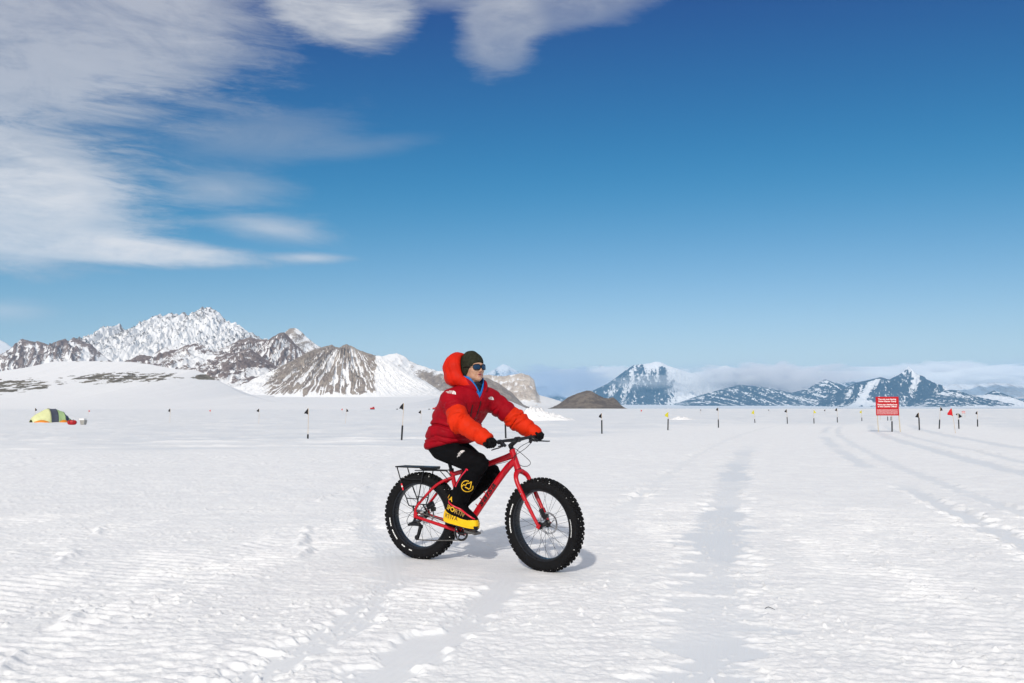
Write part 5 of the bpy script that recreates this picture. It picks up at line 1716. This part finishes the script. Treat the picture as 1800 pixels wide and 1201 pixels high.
# --- boots: built once in boot axes (f forward, u up from the sole), then placed twice
def boot_fields(x, y, z):
    # x forward 0..0.355, y across, z up
    w = np.interp(x, [0.0, 0.03, 0.09, 0.17, 0.25, 0.31, 0.355], [0.034, 0.044, 0.048, 0.048, 0.057, 0.052, 0.030]).astype(np.float32)
    foot = np.maximum(np.abs(y) - w, np.maximum(-x, x - 0.355))
    top = np.interp(x, [0.0, 0.10, 0.17, 0.24, 0.30, 0.355], [0.16, 0.19, 0.180, 0.150, 0.122, 0.080]).astype(np.float32)
    ends = ellip(x, y, z, (0.178, 0, 0.055), (0.186, 0.075, 0.14))
    d = smax(smax(foot, z - top, 0.05), -z, 0.018)
    d = smax(d, ends, 0.03)
    return d


def boot_sdf(x, y, z):
    d = boot_fields(x, y, z)
    shaft = caps(x, y, z, (0.105, 0, 0.10), (0.122, 0, 0.185), 0.062, 0.074)
    d = smin(d, shaft, 0.03)
    # groove between sole and rand
    d = d + 0.0035 * np.exp(-((z - 0.030 - 0.012 * np.cos(9 * x)) / 0.0035) ** 2)
    return d + 0.0015 * n3(x, y, z, 30, 95)


def rand_line(x):
    return np.interp(x, [-0.02, 0.0, 0.05, 0.12, 0.20, 0.28, 0.32, 0.37], [0.125, 0.122, 0.104, 0.086, 0.074, 0.074, 0.082, 0.085])


def boot_split(c):
    x, y, z = c[:, 0], c[:, 1], c[:, 2]
    k = np.where(z < rand_line(x), 0, 1)
    k[(z < 0.011) | ((x > 0.332) & (z < 0.034)) | ((x < 0.02) & (z < 0.02))] = 2
    return k


def build_boot(s):
    """s = -1 right, 1 left"""
    if s < 0:
        M = Matrix.Translation((0.318, -0.150, 0.356)) @ Matrix.Rotation(rad(7.5), 4, 'Y') @ Matrix.Rotation(rad(-4), 4, 'Z')
    else:
        M = Matrix.Translation((0.128, 0.140, 0.335)) @ Matrix.Rotation(rad(15), 4, 'Y') @ Matrix.Rotation(rad(4), 4, 'Z')
    b = sdf_mesh(['boot', 'upper', 'sole'], boot_sdf, (-0.02, -0.085, -0.015), (0.375, 0.085, 0.27), 0.003, [M_yellow, M_gaiter, M_sole], [None, None, None], boot_split)
    b[0].parent = person
    b[0].matrix_local = M
    for q in b[1:]:
        q.parent = b[0]
    # red piping along the upper, from heel to toe over the instep
    pts = []
    for t in np.linspace(0, 1, 15):
        xx = 0.015 + 0.315 * t
        zz = float(np.interp(t, [0, .15, .35, .6, .8, 1], [0.212, 0.190, 0.168, 0.142, 0.116, 0.090]))
        yy = -1.0
        lo_, hi_ = 0.0, 0.12
        for _ in range(22):
            mid = 0.5 * (lo_ + hi_)
            if float(boot_sdf(np.array([xx], np.float32), np.array([-mid], np.float32), np.array([zz], np.float32))[0]) > 0:
                hi_ = mid
            else:
                lo_ = mid
        pts.append((xx, -(hi_ - 0.001), zz))
    MB().tube(pts, [0.0035] + [0.0075] * 13 + [0.004], 8, 2).obj('piping', M_redtrim, b[0])
    return b[0], M


boots = {s: build_boot(s) for s in (-1, 1)}


# --- gaiters over the shins
def gaiter_sdf(s):
    hp, kn, an = (np.array(p) for p in LEG[s])
    M = boots[s][1]
    low = np.array(M @ Vector((0.118, 0, 0.205)))

    def fn(x, y, z):
        top = kn + (low - kn) * 0.16
        d, t = caps(x, y, z, top, low, 0.083, 0.081, True)
        ax = (low - kn) / np.linalg.norm(low - kn)
        c = (x - top[0]) * ax[0] + (y - top[1]) * ax[1] + (z - top[2]) * ax[2]
        d = smax(d, -c - 0.005, 0.02)
        c2 = (x - low[0]) * ax[0] + (y - low[1]) * ax[1] + (z - low[2]) * ax[2]
        d = smax(d, c2 - 0.012, 0.012)
        return d + 0.006 * n3(x, y, z, 9, 97) + 0.003 * np.sin(55 * (c + 0.3 * x)) * sstep(0.5, 1, t)
    return fn


gaiters = {}
for s in (-1, 1):
    y0, y1 = (-0.30, -0.02) if s < 0 else (0.02, 0.28)
    gaiters[s] = sdf_mesh('gaiter', gaiter_sdf(s), (0.15, y0, 0.38), (0.80, y1, 0.92), 0.006, M_gaiter, person)


# --- gloves closed round the grips
def glove_sdf(s):
    def fn(x, y, z):
        # own axes: y along the grip (outwards +), x forward, z up; grip passes through the origin
        d = ellip(x, y, z, (-0.030, 0, 0.020), (0.042, 0.047, 0.026))
        for k, (yy, ln) in enumerate(((-0.036, 0.92), (-0.012, 1.0), (0.012, 0.96), (0.034, 0.82))):
            r = 0.0115
            p = [(-0.006, yy, 0.034), (0.022 * ln, yy, 0.030), (0.034 * ln, yy, 0.004), (0.022 * ln, yy, -0.020), (0.002, yy, -0.022)]
            f = None
            for a, b in zip(p, p[1:]):
                c = caps(x, y, z, a, b, r, r * 0.95)
                f = c if f is None else np.minimum(f, c)
            d = smin(d, f, 0.006)
        th = np.minimum(caps(x, y, z, (-0.045, -0.040, 0.004), (-0.018, -0.052, -0.020), 0.0135, 0.0125), caps(x, y, z, (-0.018, -0.052, -0.020), (0.014, -0.046, -0.026), 0.0125, 0.011))
        d = smin(d, th, 0.010)
        d = smin(d, caps(x, y, z, (-0.050, 0.0, 0.010), (-0.100, 0.0, 0.004), 0.032, 0.034), 0.02)
        d = smax(d, -(np.sqrt(x * x + z * z) - 0.0168), 0.003)
        return d + 0.002 * n3(x, y, z, 40, 99)
    return fn


for s in (-1, 1):
    g = sdf_mesh('glove', glove_sdf(s), (-0.16, -0.09, -0.06), (0.07, 0.08, 0.09), 0.0035, M_glove, person)
    gp = STEER @ Vector((0.923, s * 0.318, 1.047))
    wr = Vector(ARM[s][2])
    d = wr - Vector(ARM[s][1])
    yaw = math.atan2(d.y, d.x)
    pitch = math.atan2(-d.z, math.hypot(d.x, d.y))
    bard = (STEER.to_3x3() @ Vector((0.0, 1.0, 0.0))) * s
    yv = bard.normalized()
    xv = (d.normalized() - yv * yv.dot(d.normalized())).normalized()
    zv = xv.cross(yv) * s
    if zv.z < 0:
        zv = -zv
    R3 = Matrix((xv, yv, zv)).transposed().to_4x4()
    g.matrix_local = Matrix.Translation(gp) @ R3
    if R3.determinant() < 0:
        g.data.flip_normals()


# --- printed marks, draped on the cloth by casting onto its surface
from mathutils.bvhtree import BVHTree
_bvh = {}


def bvh_of(obs):
    key = tuple(o.name for o in obs)
    if key not in _bvh:
        V, F = [], []
        for o in obs:
            M = o.matrix_local if o.parent in (person, None) else o.parent.matrix_local @ o.matrix_local
            k = len(V)
            V += [M @ p.co for p in o.data.vertices]
            F += [tuple(i + k for i in p.vertices) for p in o.data.polygons]
        _bvh[key] = BVHTree.FromPolygons(V, F)
    return _bvh[key]


def drape(name, v, f, centre, right, up, obs, mat, parent, lift=0.002):
    """lay a flat outline (u, v) on the surface of obs, looking along -(right x up)"""
    bv = bvh_of(obs)
    c, r, u = Vector(centre), Vector(right).normalized(), Vector(up)
    u = (u - r * u.dot(r)).normalized()
    n = r.cross(u)
    out = []
    for a, b in v:
        p = c + r * a + u * b
        h = bv.ray_cast(p + n * 0.25, -n, 0.6)
        q = h[0] if h[0] is not None else p
        out.append(q + n * lift)
    o = mesh_obj(name, out, f, mat, parent, False)
    if parent is not person:
        o.matrix_local = parent.matrix_local.inverted()
    return o


def emblem(w):
    """quarter-dome of three bands beside three short lines of capitals"""
    V, F = [], []

    def add(v, f):
        k = len(V)
        V.extend(v); F.extend([tuple(i + k for i in q) for q in f])
    h = w * 0.50
    for k in range(3):
        r1 = h * (1.0 - 0.31 * k); r0 = r1 - h * 0.25
        n = 10
        ring = []
        for i in range(n + 1):
            a = math.pi / 2 * i / n
            ring += [(w * 0.06 + r0 * math.cos(a) if r0 > 0 else w * 0.06, r0 * math.sin(a) - h * 0.5), (w * 0.06 + r1 * math.cos(a), r1 * math.sin(a) - h * 0.5)]
        add(ring, [(2 * i, 2 * i + 1, 2 * i + 3, 2 * i + 2) for i in range(n)])
    for s, z in (('THE', 0.30), ('NORTH', 0.0), ('FACE', -0.30)):
        v, f = text_mesh(s, h * 0.42, bold=h * 0.012, align='RIGHT')
        add([(a, b + z * h) for a, b in v], f)
    return V, F


R_, U_ = Vector((1, 0, 0)), Vector((0, 0, 1))
v, f = emblem(0.070)
jk = [jacket]
cam_side = Vector((0.80, 0.55, 0.0))          # a line running right as the photographer sees it
drape('emblem', v, f, (0.468, -0.28, 1.450), Vector((0.93, 0.25, -0.08)), Vector((0.10, 0.35, 0.9)), jk, M_white_l, jacket)
v, f = emblem(0.055)
drape('emblem', v, f, (0.640, 0.088, 1.392), Vector((0.30, 0.95, 0.0)), U_, jk, M_white_l, jacket)
v, f = emblem(0.058)
drape('emblem', v, f, (0.528, -0.30, 0.950), Vector((0.55, 0.1, 0.80)), Vector((-0.80, 0.1, 0.55)), [trousers], M_white_l, trousers)
# main zip and chest pocket zip
for pts, rr in (([(0.0, 1.385), (0.004, 1.36), (0.006, 1.32), (0.004, 1.26), (0.0, 1.20), (-0.002, 1.14), (-0.002, 1.08)], 0.0065), ([(-0.075, 1.335), (-0.074, 1.29), (-0.068, 1.24), (-0.062, 1.20)], 0.0065)):
    bv = bvh_of(jk)
    pp = []
    for t, z in pts:
        ya = rad(float(np.interp(z, ZS, YW)))
        dirv = Vector((math.cos(ya), math.sin(ya), 0)); lat = Vector((-math.sin(ya), math.cos(ya), 0))
        c = Vector((float(np.interp(z, ZS, CX)), 0, z)) + lat * t
        h = bv.ray_cast(c + dirv * 0.5, -dirv, 0.6)
        if h[0] is not None:
            pp.append(h[0] + dirv * 0.001)
    o = MB().tube(pp, rr, 6, 4, 0.5).obj('zip', M_zip, jacket)

# gaiter mark: open ring with a ridge line, and red trim up the back of the calf
ring = []
for i in range(27):
    a = rad(60 + 300 * i / 26)
    ring += [(0.040 * math.cos(a), 0.040 * math.sin(a)), (0.0345 * math.cos(a), 0.0345 * math.sin(a))]
GV = list(ring); GF = [(2 * i, 2 * i + 1, 2 * i + 3, 2 * i + 2) for i in range(26)]


def stroke(pts, w):
    for (a, b), (c, d) in zip(pts, pts[1:]):
        L = math.hypot(c - a, d - b); nx, ny = -(d - b) / L * w, (c - a) / L * w
        k = len(GV)
        m = 4
        for i in range(m + 1):
            t = i / m
            GV.extend([(a + (c - a) * t + nx, b + (d - b) * t + ny), (a + (c - a) * t - nx, b + (d - b) * t - ny)])
        GF.extend([(k + 2 * i, k + 2 * i + 1, k + 2 * i + 3, k + 2 * i + 2) for i in range(m)])


stroke([(-0.034, 0.0), (-0.020, 0.012), (-0.008, 0.006), (0.008, 0.022), (0.018, 0.018), (0.034, 0.030)], 0.0028)
stroke([(0.036, 0.030), (0.026, 0.004), (0.022, -0.012), (0.006, -0.022)], 0.0028)
stroke([(-0.012, -0.004), (0.004, -0.014), (0.012, -0.022)], 0.0035)
GV = [(a_ * 1.22, b_ * 1.22) for a_, b_ in GV]
drape('emblem', GV, GF, (0.618, -0.30, 0.672), Vector((0.96, 0.28, 0.06)), Vector((-0.1, 0, 1)), [gaiters[-1]], M_yprint, gaiters[-1])
GV, GF = [], []
stroke([(0.10, 0.185), (0.085, 0.155), (0.045, 0.115), (0.020, 0.080), (-0.002, 0.045), (-0.012, 0.02)], 0.0065)
drape('trim', GV, GF, (0.520, -0.30, 0.640), Vector((0.96, 0.28, 0.0)), U_, [gaiters[-1]], M_redtrim, gaiters[-1], 0.003)
GV, GF = [], []
stroke([(-0.03, 0), (0.0, 0.006), (0.03, 0.010)], 0.004)
drape('dot', [(0.007 * math.cos(a), 0.007 * math.sin(a)) for a in np.linspace(0, 6.283, 13)[:-1]], [tuple(range(12))], (0.628, -0.30, 0.805), Vector((0.96, 0.28, 0)), U_, [gaiters[-1], trousers], M_redtrim, gaiters[-1], 0.004)

# boot lettering
for s in (-1, 1):
    b, M = boots[s]
    obs = [b] + list(q for q in b.children if q.name.startswith(('upper', 'sole')))
    Rv = M.to_3x3() @ Vector((1, 0, 0)); Uv = M.to_3x3() @ Vector((0, 0, 1))
    if s > 0:
        continue
    for body_, size, ctr_, rot, mat, sq, bold in (('SPO', 0.056, (0.100, 0, 0.138), -9, M_yprint, 1.25, 0.0018), ('RTIV', 0.054, (0.195, 0, 0.116), -11, M_gold, 1.20, 0.0018), ('RTIVA', 0.050, (0.110, 0, 0.066), -3, M_ink, 1.30, 0.0002)):
        v, f = text_mesh(body_, size, bold=bold, fine=0.012, spacing=1.08)
        c = M @ Vector((ctr_[0], -0.10, ctr_[2]))
        rr = (M.to_3x3() @ Vector((math.cos(rad(rot)), 0, math.sin(rad(rot))))).normalized()
        o = drape('lettering', [(a * sq * 0.72, q) for a, q in v], f, c, rr, Uv, obs, mat, b, 0.0022)
        o['kind'] = 'stuff'
    v, f = text_mesh('LA', 0.056, bold=0.0018, fine=0.012, spacing=1.1)
    c = M @ Vector((0.098, -0.12, 0.222))
    o = drape('lettering', [(a * 0.95, q * 0.9) for a, q in v], f, c, (M.to_3x3() @ Vector((0.97, 0, -0.22))).normalized(), Uv, obs + [gaiters[-1]], M_yprint, b, 0.0025)
    o['kind'] = 'stuff'
